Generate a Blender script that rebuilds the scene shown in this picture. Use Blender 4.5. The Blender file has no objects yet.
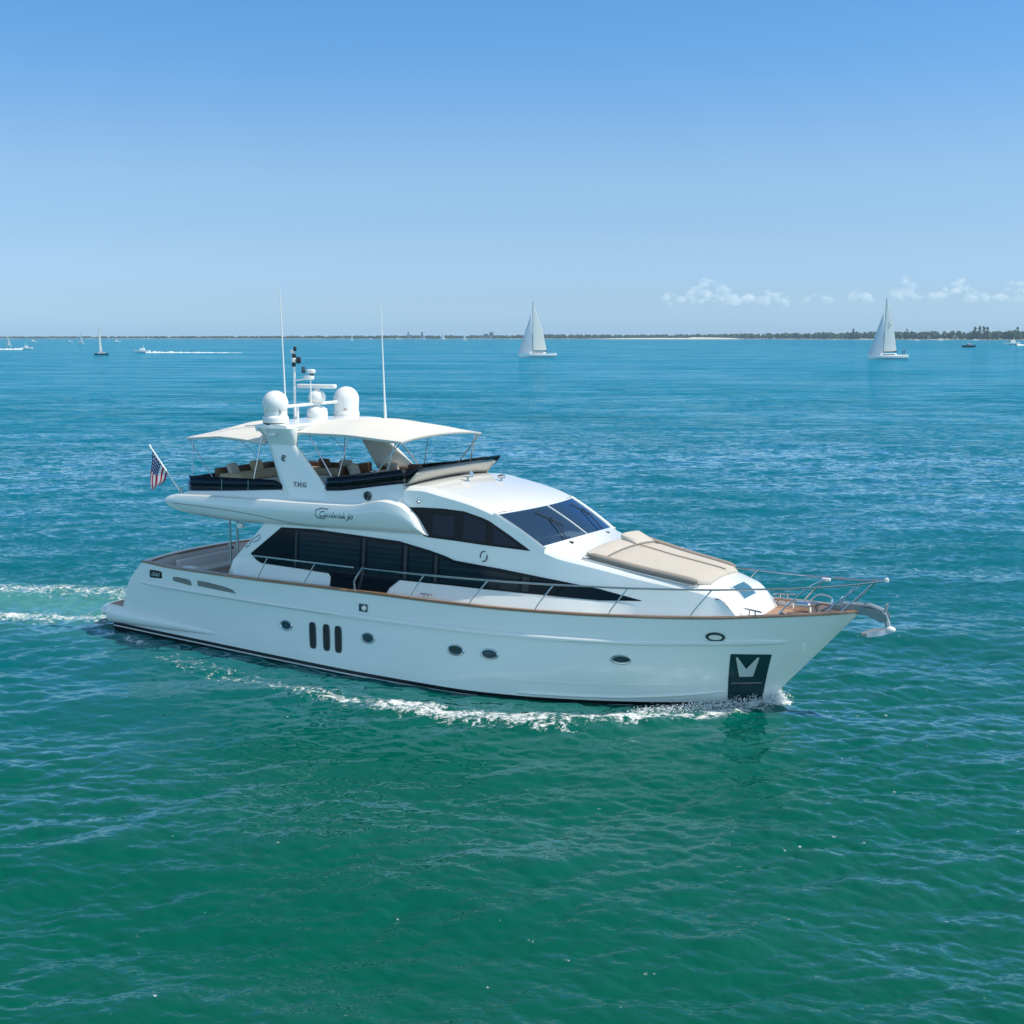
import bpy, bmesh, math, random
import numpy as np
from mathutils import Vector, Matrix

S = bpy.context.scene
COL = S.collection
R = math.radians
rnd = random.Random(7)

# ------------------------------------------------------------------ camera
F_PX, YAW, CAM = 1293.751, R(-30.79468), Vector((32.51614, -31.78111, 9.52871))
PITCH = math.atan((512 - 337) / F_PX)
cam = bpy.data.cameras.new('camera'); co = bpy.data.objects.new('camera', cam); COL.objects.link(co)
cam.sensor_width = 36; cam.lens = 36 * F_PX / 1024
cam.clip_start = .5; cam.clip_end = 80000
co.location = CAM
co.rotation_euler = (math.pi / 2 - PITCH, 0, -YAW)
S.camera = co
FW = Vector((math.sin(YAW) * math.cos(PITCH), math.cos(YAW) * math.cos(PITCH), -math.sin(PITCH)))
RT = Vector((math.cos(YAW), -math.sin(YAW), 0)); UP = RT.cross(FW)

def sea_point(px, py):
    """where a line of sight meets the sea level"""
    d = FW + RT * ((px - 512) / F_PX) - UP * ((py - 512) / F_PX)
    t = -CAM.z / d.z
    p = CAM + d * t
    return Vector((p.x, p.y, 0))

# ------------------------------------------------------------------ light
SUN_DIR = Vector((.62, .22, .98)).normalized()
SUN_EL = math.asin(SUN_DIR.z); SUN_AZ = math.atan2(SUN_DIR.x, SUN_DIR.y)
W = bpy.data.worlds.new('World'); S.world = W; W.use_nodes = True
wn = W.node_tree.nodes; wl = W.node_tree.links
sky = wn.new('ShaderNodeTexSky'); sky.sky_type = 'NISHITA'; sky.sun_disc = False
sky.sun_elevation = SUN_EL; sky.sun_rotation = SUN_AZ
sky.altitude = 0; sky.air_density = 1.0; sky.dust_density = .6; sky.ozone_density = 3.0
bg = wn['Background']; bg.inputs[1].default_value = .1
# clear marine air: the band above the horizon is paler and bluer than the plain sky model gives
w_tc = wn.new('ShaderNodeTexCoord'); w_sx = wn.new('ShaderNodeSeparateXYZ'); wl.new(w_tc.outputs['Generated'], w_sx.inputs[0])
w_cr = wn.new('ShaderNodeValToRGB'); w_cr.color_ramp.interpolation = 'EASE'
SKY_STOPS = [(0.0, (.88, 1.36, 2.25)), (.036, (.84, 1.15, 1.75)), (.075, (.89, 1.13, 1.49)), (.12, (.95, 1.2, 1.44)), (.24, (.68, 1.18, 1.56)), (.5, (1.30, 1.38, 1.2))]
els = w_cr.color_ramp.elements
while len(els) < len(SKY_STOPS): els.new(.5)
for e_, (p_, c_) in zip(els, SKY_STOPS): e_.position = p_; e_.color = tuple(v / 3 for v in c_) + (1,)
wl.new(w_sx.outputs['Z'], w_cr.inputs[0])
w_mx = wn.new('ShaderNodeMix'); w_mx.data_type = 'RGBA'; w_mx.blend_type = 'MULTIPLY'; w_mx.inputs[0].default_value = 1
w_sc = wn.new('ShaderNodeVectorMath'); w_sc.operation = 'SCALE'; w_sc.inputs['Scale'].default_value = 3
wl.new(sky.outputs[0], w_mx.inputs[6]); wl.new(w_cr.outputs[0], w_mx.inputs[7]); wl.new(w_mx.outputs[2], w_sc.inputs[0])
# the unseen sky behind the camera is brightened, added as fill for the hull side
w_dt = wn.new('ShaderNodeVectorMath'); w_dt.operation = 'DOT_PRODUCT'; w_dt.inputs[1].default_value = (-FW.x, -FW.y, 0); wl.new(w_tc.outputs['Generated'], w_dt.inputs[0])
w_mr = wn.new('ShaderNodeMapRange'); w_mr.interpolation_type = 'SMOOTHSTEP'; w_mr.inputs[1].default_value = .0; w_mr.inputs[2].default_value = .8; wl.new(w_dt.outputs['Value'], w_mr.inputs[0])
w_m2 = wn.new('ShaderNodeMix'); w_m2.data_type = 'RGBA'; w_m2.blend_type = 'MULTIPLY'; w_m2.inputs[7].default_value = (2.2, 2.0, 1.65, 1); w_m2.clamp_factor = True; w_m2.clamp_result = False
wl.new(w_mr.outputs[0], w_m2.inputs[0]); wl.new(w_sc.outputs[0], w_m2.inputs[6]); wl.new(w_m2.outputs[2], bg.inputs[0])
sl = bpy.data.lights.new('sun', 'SUN'); sl.energy = 4.2; sl.angle = R(.53); sl.color = (1, .90, .76)
so = bpy.data.objects.new('sun', sl); COL.objects.link(so)
so.rotation_euler = SUN_DIR.to_track_quat('Z', 'Y').to_euler()
S.view_settings.view_transform = 'Standard'; S.view_settings.look = 'None'
S.view_settings.exposure = 0.0; S.view_settings.gamma = 1
S.cycles.use_denoising = True
S.cycles.max_bounces = 10; S.cycles.transparent_max_bounces = 16; S.cycles.volume_bounces = 6

# ------------------------------------------------------------------ helpers
def rgb(h):
    h = h.lstrip('#'); v = [int(h[i:i + 2], 16) / 255 for i in (0, 2, 4)]
    return tuple((c / 12.92 if c <= .04045 else ((c + .055) / 1.055) ** 2.4) for c in v) + (1,)

def mat(name, col, rough=.5, metal=0., coat=0., var=0., vscale=3., bump=0., bscale=40., spec=.5, trans=0., emit=None):
    m = bpy.data.materials.new(name); m.use_nodes = True
    n = m.node_tree.nodes; l = m.node_tree.links; b = n['Principled BSDF']
    c = col if len(col) == 4 else tuple(col) + (1,)
    b.inputs['Base Color'].default_value = c; b.inputs['Roughness'].default_value = rough
    b.inputs['Metallic'].default_value = metal; b.inputs['Coat Weight'].default_value = coat
    b.inputs['Coat Roughness'].default_value = .05
    b.inputs['Specular IOR Level'].default_value = spec
    b.inputs['Transmission Weight'].default_value = trans
    tc = n.new('ShaderNodeTexCoord')
    if var:
        t = n.new('ShaderNodeTexNoise'); t.inputs['Scale'].default_value = vscale; t.inputs['Detail'].default_value = 6
        l.new(tc.outputs['Object'], t.inputs['Vector'])
        mx = n.new('ShaderNodeMix'); mx.data_type = 'RGBA'
        mx.inputs[6].default_value = tuple(x * (1 - var) for x in c[:3]) + (1,)
        mx.inputs[7].default_value = tuple(min(1, x * (1 + var)) for x in c[:3]) + (1,)
        l.new(t.outputs[0], mx.inputs[0]); l.new(mx.outputs[2], b.inputs['Base Color'])
    if bump:
        t = n.new('ShaderNodeTexNoise'); t.inputs['Scale'].default_value = bscale; t.inputs['Detail'].default_value = 4
        l.new(tc.outputs['Object'], t.inputs['Vector'])
        bp = n.new('ShaderNodeBump'); bp.inputs['Strength'].default_value = bump; bp.inputs['Distance'].default_value = .02
        l.new(t.outputs[0], bp.inputs['Height']); l.new(bp.outputs[0], b.inputs['Normal'])
    return m

M = {}
M['gel'] = mat('white_gelcoat', (.815, .83, .815), .14, coat=.7, var=.015, vscale=1.2)
M['gel2'] = mat('white_deck_paint', (.80, .79, .76), .4, var=.02)
M['antifoul'] = mat('black_antifouling', (.008, .01, .012), .35)
M['pin'] = mat('white_stripe', (.7, .7, .7), .3)
M['glass'] = mat('dark_tinted_glass', (.002, .007, .012), .05, spec=.14)
M['portglass'] = mat('porthole_glass', (.02, .035, .045), .05, spec=.9)
def blind_glass():
    m = mat('glass_over_blinds', (.004, .014, .022), .05, spec=.2); n = m.node_tree.nodes; l = m.node_tree.links; b = n['Principled BSDF']
    tc = n.new('ShaderNodeTexCoord'); w = n.new('ShaderNodeTexWave'); w.bands_direction = 'Z'; w.inputs['Scale'].default_value = 2.2; w.inputs['Distortion'].default_value = .3
    l.new(tc.outputs['Object'], w.inputs['Vector']); x = n.new('ShaderNodeMix'); x.data_type = 'RGBA'
    x.inputs[6].default_value = (.003, .010, .016, 1); x.inputs[7].default_value = (.006, .022, .034, 1); l.new(w.outputs[0], x.inputs[0]); l.new(x.outputs[2], b.inputs['Base Color']); return m
M['pane'] = blind_glass()
M['mullion'] = mat('window_divider', (.012, .014, .017), .3)
M['curtain'] = mat('curtain', (.05, .06, .075), .8)
M['steel'] = mat('stainless_steel', (.62, .63, .64), .16, metal=1)
M['darksteel'] = mat('dark_steel', (.10, .12, .13), .3, metal=.8)
M['canvas'] = mat('cream_canvas', (.70, .68, .64), .85, bump=.15, bscale=60)
M['cush'] = mat('beige_cushion', (.53, .49, .44), .9, var=.05, bump=.2, bscale=30)
M['cush2'] = mat('taupe_cushion', (.30, .265, .235), .9, var=.05, bump=.2, bscale=30)
M['brown'] = mat('brown_leather', (.12, .065, .04), .5, var=.2)
M['tan'] = mat('tan_cushion', (.55, .42, .28), .85, var=.1)
M['mauve'] = mat('pale_moulded_liner', (.74, .66, .65), .5, var=.03)
M['black'] = mat('black_plastic', (.01, .01, .012), .4)
M['white'] = mat('white_plastic', (.80, .80, .79), .35, var=.02)
M['letter'] = mat('dark_lettering', (.03, .06, .10), .4)
M['rubber'] = mat('dark_rubber', (.02, .022, .025), .6)
M['anchorsteel'] = mat('galvanised_steel', (.42, .45, .48), .35, metal=.4)
M['rollersteel'] = mat('brushed_steel', (.30, .33, .36), .3, metal=.7)
M['lens'] = mat('lamp_lens', (.75, .75, .7), .1)
M['grey'] = mat('grey_paint', (.35, .36, .37), .4)

def teak_mat():
    m = mat('teak', (.42, .25, .14), .6)
    n = m.node_tree.nodes; l = m.node_tree.links; b = n['Principled BSDF']
    tc = n.new('ShaderNodeTexCoord')
    w = n.new('ShaderNodeTexWave'); w.wave_type = 'BANDS'; w.bands_direction = 'Y'
    w.inputs['Scale'].default_value = 5.2; w.inputs['Distortion'].default_value = .0
    l.new(tc.outputs['Object'], w.inputs['Vector'])
    cr = n.new('ShaderNodeValToRGB'); cr.color_ramp.elements[0].position = .03; cr.color_ramp.elements[1].position = .10
    cr.color_ramp.elements[0].color = (.05, .035, .03, 1); cr.color_ramp.elements[1].color = (1, 1, 1, 1)
    l.new(w.outputs[0], cr.inputs[0])
    mp = n.new('ShaderNodeMapping'); mp.inputs['Scale'].default_value = (1.2, 14, 3)
    l.new(tc.outputs['Object'], mp.inputs[0])
    t = n.new('ShaderNodeTexNoise'); t.inputs['Scale'].default_value = 3; t.inputs['Detail'].default_value = 5
    l.new(mp.outputs[0], t.inputs['Vector'])
    c2 = n.new('ShaderNodeValToRGB'); c2.color_ramp.elements[0].color = (.40, .23, .14, 1); c2.color_ramp.elements[1].color = (.58, .38, .26, 1)
    l.new(t.outputs[0], c2.inputs[0])
    mx = n.new('ShaderNodeMix'); mx.data_type = 'RGBA'; mx.blend_type = 'MULTIPLY'; mx.inputs[0].default_value = 1
    l.new(c2.outputs[0], mx.inputs[6]); l.new(cr.outputs[0], mx.inputs[7]); l.new(mx.outputs[2], b.inputs['Base Color'])
    return m
M['teak'] = teak_mat()
M['teakcap'] = mat('varnished_teak', (.30, .18, .11), .4, coat=.5, var=.15, vscale=5)

def shield_glass():
    m = bpy.data.materials.new('tinted_windshield'); m.use_nodes = True
    n = m.node_tree.nodes; l = m.node_tree.links; n.remove(n['Principled BSDF'])
    out = n['Material Output']
    tr = n.new('ShaderNodeBsdfTransparent'); tr.inputs[0].default_value = (.50, .62, .75, 1)
    gl = n.new('ShaderNodeBsdfGlossy'); gl.inputs['Roughness'].default_value = .02; gl.inputs[0].default_value = (.55, .78, 1, 1)
    fr = n.new('ShaderNodeFresnel'); fr.inputs[0].default_value = 3.6
    mx = n.new('ShaderNodeMixShader')
    ad = n.new('ShaderNodeMath'); ad.inputs[1].default_value = .05; l.new(fr.outputs[0], ad.inputs[0]); l.new(ad.outputs[0], mx.inputs[0]); l.new(tr.outputs[0], mx.inputs[1]); l.new(gl.outputs[0], mx.inputs[2])
    l.new(mx.outputs[0], out.inputs[0]); return m
M['shield'] = shield_glass()
def smoke_glass():
    m = shield_glass(); m.name = 'smoked_glass'
    for nd in m.node_tree.nodes:
        if nd.type == 'BSDF_TRANSPARENT': nd.inputs[0].default_value = (.15, .105, .085, 1)
        if nd.type == 'FRESNEL': nd.inputs[0].default_value = 1.45
        if nd.type == 'MATH': nd.inputs[1].default_value = 0
    return m
M['smoke'] = smoke_glass()

def link(name, bm, m, parent=None, smooth=True, ang=40, solid=0., bevel=0.):
    me = bpy.data.meshes.new(name); bm.normal_update(); bm.to_mesh(me); bm.free()
    o = bpy.data.objects.new(name, me); COL.objects.link(o)
    for x in (m if isinstance(m, (list, tuple)) else [m]): me.materials.append(x)
    if parent is not None: o.parent = parent
    if smooth:
        me.polygons.foreach_set('use_smooth', [True] * len(me.polygons))
        me.set_sharp_from_angle(angle=R(ang))
    if solid:
        md = o.modifiers.new('solid', 'SOLIDIFY'); md.thickness = solid; md.offset = 0
    if bevel:
        md = o.modifiers.new('bevel', 'BEVEL'); md.width = bevel; md.segments = 2; md.limit_method = 'ANGLE'
        md.harden_normals = False
    return o

def empty(name, loc=(0, 0, 0), rz=0.):
    o = bpy.data.objects.new(name, None); COL.objects.link(o); o.location = loc; o.rotation_euler = (0, 0, rz)
    o.empty_display_size = .3
    return o

def tag(o, label=None, cat=None, group=None, kind=None):
    if label: o['label'] = label
    if cat: o['category'] = cat
    if group: o['group'] = group
    if kind: o['kind'] = kind
    return o

def grid(bm, P, mi=None, flip=False, wrap=False):
    """P[i][j] of points -> quads"""
    V = [[bm.verts.new(p) for p in row] for row in P]
    for i in range(len(V) - 1):
        nj = len(V[i])
        for j in range(nj if wrap else nj - 1):
            k = (j + 1) % nj
            q = [V[i][j], V[i + 1][j], V[i + 1][k], V[i][k]]
            if flip: q.reverse()
            if len({id(v) for v in q}) < 4: continue
            try:
                f = bm.faces.new(q)
                if mi: f.material_index = mi(i, j)
            except ValueError: pass
    return V

def clean(bm, d=1e-4):
    bmesh.ops.remove_doubles(bm, verts=bm.verts, dist=d)
    bmesh.ops.dissolve_degenerate(bm, edges=bm.edges, dist=1e-5)
    bmesh.ops.recalc_face_normals(bm, faces=bm.faces)
    return bm

def box(bm, c, s, rot=None, bev=0.):
    r = bmesh.ops.create_cube(bm, size=1)
    mt = Matrix.Translation(c) @ (rot.to_4x4() if rot else Matrix.Identity(4)) @ Matrix.Diagonal((*s, 1))
    bmesh.ops.transform(bm, matrix=mt, verts=r['verts'])
    if bev:
        es = {e for v in r['verts'] for e in v.link_edges}
        bmesh.ops.bevel(bm, geom=list(es), offset=bev, segments=3, affect='EDGES', profile=.6)
    return bm

def tube(bm, pts, r, seg=8, cap=True):
    pts = [Vector(p) for p in pts]; n = len(pts)
    rr = r if isinstance(r, (list, tuple)) else [r] * n
    rings = []; up = None
    for i, p in enumerate(pts):
        t = (pts[min(i + 1, n - 1)] - pts[max(i - 1, 0)]).normalized()
        if up is None: up = Vector((0, 0, 1)) if abs(t.z) < .9 else Vector((1, 0, 0))
        a = t.cross(up).normalized(); b = a.cross(t).normalized(); up = b
        rings.append([p + (a * math.cos(2 * math.pi * k / seg) + b * math.sin(2 * math.pi * k / seg)) * rr[i] for k in range(seg)])
    V = grid(bm, rings, wrap=True)
    if cap:
        for ring, rev in ((V[0], False), (V[-1], True)):
            try: bm.faces.new(ring[::-1] if rev else ring)
            except ValueError: pass
    return bm

def curve_pts(pts, n=8):
    """Catmull-Rom through points"""
    P = [Vector(p) for p in pts]; out = []
    for i in range(len(P) - 1):
        a = P[max(i - 1, 0)]; b = P[i]; c = P[i + 1]; d = P[min(i + 2, len(P) - 1)]
        for k in range(n):
            t = k / n
            out.append(.5 * ((2 * b) + (c - a) * t + (2 * a - 5 * b + 4 * c - d) * t * t + (3 * b - a - 3 * c + d) * t ** 3))
    out.append(P[-1]); return out

def lathe(bm, prof, c=(0, 0, 0), seg=28, mi=None):
    c = Vector(c)
    rows = [[c + Vector((r * math.cos(2 * math.pi * k / seg), r * math.sin(2 * math.pi * k / seg), z)) for k in range(seg)] for r, z in prof]
    V = grid(bm, rows, wrap=True, mi=mi, flip=True)
    for ring in (V[0], V[-1]):
        try: bm.faces.new(ring)
        except ValueError: pass
    bmesh.ops.recalc_face_normals(bm, faces=bm.faces)
    return bm

def tab(x, T):
    """monotone cubic through a table"""
    n = len(T)
    if x <= T[0][0]: return T[0][1]
    if x >= T[-1][0]: return T[-1][1]
    i = 0
    while T[i + 1][0] < x: i += 1
    def sl(k): return (T[k + 1][1] - T[k][1]) / max(1e-9, T[k + 1][0] - T[k][0])
    def m(k):
        if k == 0: return sl(0)
        if k == n - 1: return sl(n - 2)
        a, b = sl(k - 1), sl(k)
        return 0 if a * b <= 0 else 2 * a * b / (a + b)
    h = T[i + 1][0] - T[i][0]; t = (x - T[i][0]) / h
    return (T[i][1] * (1 + 2 * t) * (1 - t) ** 2 + m(i) * h * t * (1 - t) ** 2 + T[i + 1][1] * t * t * (3 - 2 * t) + m(i + 1) * h * t * t * (t - 1))

def lin(x, T):
    if x <= T[0][0]: return T[0][1]
    for (a, b), (c, d) in zip(T, T[1:]):
        if x <= c: return b + (d - b) * (x - a) / max(1e-9, c - a)
    return T[-1][1]

def frange(a, b, n): return [a + (b - a) * i / (n - 1) for i in range(n)]

# ================================================================== SEA
def sea_axis(lo, hi, step, far, gr):
    c = list(np.arange(lo, hi + step / 2, step)); a = [c[0]]; d = step
    while a[-1] > lo - far: d *= gr; a.append(a[-1] - d)
    b = [c[-1]]; d = step
    while b[-1] < hi + far: d *= gr; b.append(b[-1] + d)
    return np.array(a[::-1][:-1] + c + b[1:])

FOAM_LINES = [  # (points, half width, strength)
    ([(4.5, -4.6), (6.86, -5.1), (8.2, -5.25), (9.78, -5.44)], 1.2, .78),
    ([(9.78, -5.44), (11.56, -5.51), (12.58, -5.56), (13.47, -5.46)], 1.1, .86),
    ([(13.2, -5.5), (15.18, -5.3), (16.74, -4.95), (17.79, -4.6)], 1.1, 1.02),
    ([(17.2, -4.75), (18.52, -3.85), (19.27, -3.15), (20.17, -2.2), (20.69, -1.6), (21.2, -.85), (21.6, -.1)], .75, 1.0),
    ([(21.2, -.4), (21.7, .25)], .5, 1.35),
    ([(21.7, .2), (20.5, 2.2), (18.5, 4.2), (14, 5.8)], .7, .95),
    ([(8, -6.6), (13, -7.0), (17, -6.2)], 1.4, .46),
    ([(.4, -3.2), (1.6, -3.4), (2.6, -3.7)], .38, .85),
    ([(-.4, 1.9), (-2.5, 1.9), (-4.69, 1.55), (-6.99, .7), (-8.45, -.3), (-11.5, -2.2), (-16, -5)], 2.1, .94),
    ([(-.6, -1.6), (-1.82, -1.45), (-3.15, -2.5), (-5.02, -3.2), (-7.5, -4.5), (-12, -7.5)], 1.6, .94),
    ([(-1, .3), (-6, -1.2), (-12, -4)], 2.0, .55),
    ([(-9, 6), (-4, 9), (0, 11)], 2.0, .50),
]
WAKE_LINES = [([(-.5, 0), (-6, -1.3), (-14, -5), (-30, -13)], 3.0)]

def wave_tile(L, N, l0, l1, lp, slope, seed, main, spread):
    """a periodic patch of wind chop from a directional spectrum: height and sideways drift"""
    rg = np.random.default_rng(seed)
    k1 = np.fft.fftfreq(N, L / N) * 2 * np.pi; KX, KY = np.meshgrid(k1, k1, indexing='ij'); K = np.hypot(KX, KY); K[0, 0] = 1
    th = np.arctan2(KY, KX) - main
    D = np.exp(-((np.angle(np.exp(1j * th)) / spread) ** 2)) + .12 * np.exp(-((np.angle(np.exp(1j * (th + np.pi))) / spread) ** 2))
    S_ = K ** -4.0 * np.exp(-(2 * np.pi / lp / K) ** 2) * D
    lam = 2 * np.pi / K
    S_ *= np.clip((lam - l0) / (.15 * l0) + 1, 0, 1) * np.clip((l1 - lam) / (.15 * l1) + 1, 0, 1); S_[0, 0] = 0
    H = np.sqrt(S_) * (rg.normal(size=(N, N)) + 1j * rg.normal(size=(N, N)))
    sl2 = (np.fft.ifft2(1j * KX * H).real ** 2 + np.fft.ifft2(1j * KY * H).real ** 2).mean()
    H *= slope / math.sqrt(sl2)
    return L, N, np.fft.ifft2(H).real, np.fft.ifft2(-1j * KX / K * H).real, np.fft.ifft2(-1j * KY / K * H).real

def tile_at(A, X, Y, L, N):
    u = (X / L * N) % N; v = (Y / L * N) % N
    i = np.floor(u).astype(int) % N; j = np.floor(v).astype(int) % N; fu = u - np.floor(u); fv = v - np.floor(v); i2 = (i + 1) % N; j2 = (j + 1) % N
    return A[i, j] * (1 - fu) * (1 - fv) + A[i2, j] * fu * (1 - fv) + A[i, j2] * (1 - fu) * fv + A[i2, j2] * fu * fv

def build_sea():
    # rings of quads, fine close by and coarser with distance, all round
    cx, cy = 32.5, -31.8
    mid = math.atan2(.86, -.51)
    ang = list(np.arange(-.50, .50, .00125)); st_ = .00125
    a2 = ang[-1]
    while a2 < math.pi - .02: st_ = min(st_ * 1.18, .09); a2 += st_; ang.append(min(a2, math.pi - .001))
    lo = [-x for x in ang if x > .5][::-1]
    ang = np.array(lo + ang); ang = np.append(ang, ang[0] + 2 * math.pi)
    rad = [.5]; h = 9.53
    while rad[-1] < 60000:
        r = rad[-1]; rad.append(r + min(max(.018, r * r / (1294 * h) * .85), r * .12, 400 if r < 3000 else 1e9))
    rad = np.array(rad)
    Rr, Aa = np.meshgrid(rad, ang + mid, indexing='ij')
    X = cx + Rr * np.cos(Aa); Y = cy + Rr * np.sin(Aa)
    dr = np.gradient(rad)[:, None] * np.ones_like(Aa); da = Rr * np.abs(np.gradient(ang))[None, :]
    D = np.maximum(dr, da)
    main = R(121)
    bands = [wave_tile(150, 512, 3.2, 26, 8, .050, 1, main, .6), wave_tile(61, 512, .85, 3.6, 1.9, .11, 2, main + .22, .75),
             wave_tile(23, 512, .30, .95, .7, .17, 3, main - .15, .9), wave_tile(9.1, 512, .09, .33, .28, .14, 4, main, 1.1)]
    lims = [2.6, .75, .26, .085]
    Z = np.zeros_like(X); OX = np.zeros_like(X); OY = np.zeros_like(X); miss = []
    side0 = np.clip((np.hypot(X - 11, (Y + 6) * 1.6) - 2) / 9, .5, 1)
    calm = np.clip((np.hypot((X - 11) / 2.4, Y) - 3.6) / 5, .12, 1)
    gust = .78 + .3 * np.sin(X * .11 + 1.3 * np.sin(Y * .07)) * np.sin(Y * .09 + 1.1 * np.sin(X * .05 + 1)) 
    for n_, ((L, N, hh, hx, hy), lim) in enumerate(zip(bands, lims)):
        at_ = np.clip((lim * 2.2 - D) / (lim * 1.2), 0, 1); miss.append(1 - at_)
        at_ = at_ * (side0 if n_ else calm) * (gust if n_ > 1 else 1)
        Z += at_ * tile_at(hh, X, Y, L, N)
        OX += at_ * tile_at(hx, X, Y, L, N) * .8; OY += at_ * tile_at(hy, X, Y, L, N) * .8
    def dist(pts):
        d = np.full(X.shape, 1e9)
        for (ax, ay), (bx, by) in zip(pts, pts[1:]):
            vx, vy = bx - ax, by - ay; L = vx * vx + vy * vy
            t = np.clip(((X - ax) * vx + (Y - ay) * vy) / L, 0, 1)
            d = np.minimum(d, np.hypot(X - ax - t * vx, Y - ay - t * vy))
        return d
    foam = np.zeros_like(X)
    for pts, hw, st in FOAM_LINES:
        d = dist(pts)
        foam = np.maximum(foam, st * np.exp(-(d / hw) ** 2))
    wake = np.zeros_like(X)
    for pts, hw in WAKE_LINES:
        wake = np.maximum(wake, np.exp(-(dist(pts) / hw) ** 2))
    # the hull pushes a low bow wave ahead of it and drags the water smooth beside it
    bow = dist(FOAM_LINES[3][0]); Z += .16 * np.exp(-(bow / .6) ** 2)
    Z += .10 * np.exp(-(dist(FOAM_LINES[2][0]) / .8) ** 2) + .06 * np.exp(-(dist(FOAM_LINES[1][0]) / .8) ** 2)
    ster = dist(FOAM_LINES[8][0]); Z += .10 * np.exp(-(ster / 1.2) ** 2)
    Z += np.clip(wake + .8 * np.clip(foam, 0, 1), 0, 1) * (1.1 * tile_at(bands[1][2], X * 1.3, Y * 1.3, 61, 512) + 1.0 * tile_at(bands[2][2], Y, X, 23, 512))
    side = dist([(2, -5.0), (12, -6.5), (19, -5.0)])
    slick = np.exp(-(side / 5.5) ** 2)
    # keep the surface below the cockpit and inside of the hull calm
    ins = (X > .2) & (X < 21) & (np.abs(Y) < 2.6)
    Z = np.where(ins, np.minimum(Z, .05), Z)
    nx, ny = X.shape
    co_ = np.stack([X + OX, Y + OY, Z], -1).reshape(-1, 3)
    me = bpy.data.meshes.new('sea')
    me.vertices.add(nx * ny); me.vertices.foreach_set('co', co_.ravel().astype(np.float32))
    idx = np.arange(nx * ny).reshape(nx, ny)
    q = np.stack([idx[:-1, :-1], idx[1:, :-1], idx[1:, 1:], idx[:-1, 1:]], -1).reshape(-1, 4)
    me.loops.add(q.size); me.loops.foreach_set('vertex_index', q.ravel().astype(np.int32))
    me.polygons.add(len(q)); me.polygons.foreach_set('loop_start', np.arange(0, q.size, 4, dtype=np.int32))
    me.polygons.foreach_set('use_smooth', np.ones(len(q), dtype=bool))
    me.update(calc_edges=True)
    for nm, arr in (('foam', foam), ('wake', wake), ('slick', slick), ('chop', miss[1]), ('ripple', miss[2]), ('fine', miss[3])):
        a = me.attributes.new(nm, 'FLOAT', 'POINT'); a.data.foreach_set('value', arr.ravel().astype(np.float32))
    o = bpy.data.objects.new('sea', me); COL.objects.link(o)
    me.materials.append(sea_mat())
    tag(o, 'teal green rippled sea with white foam along the yacht', 'sea', kind='structure')

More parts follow.
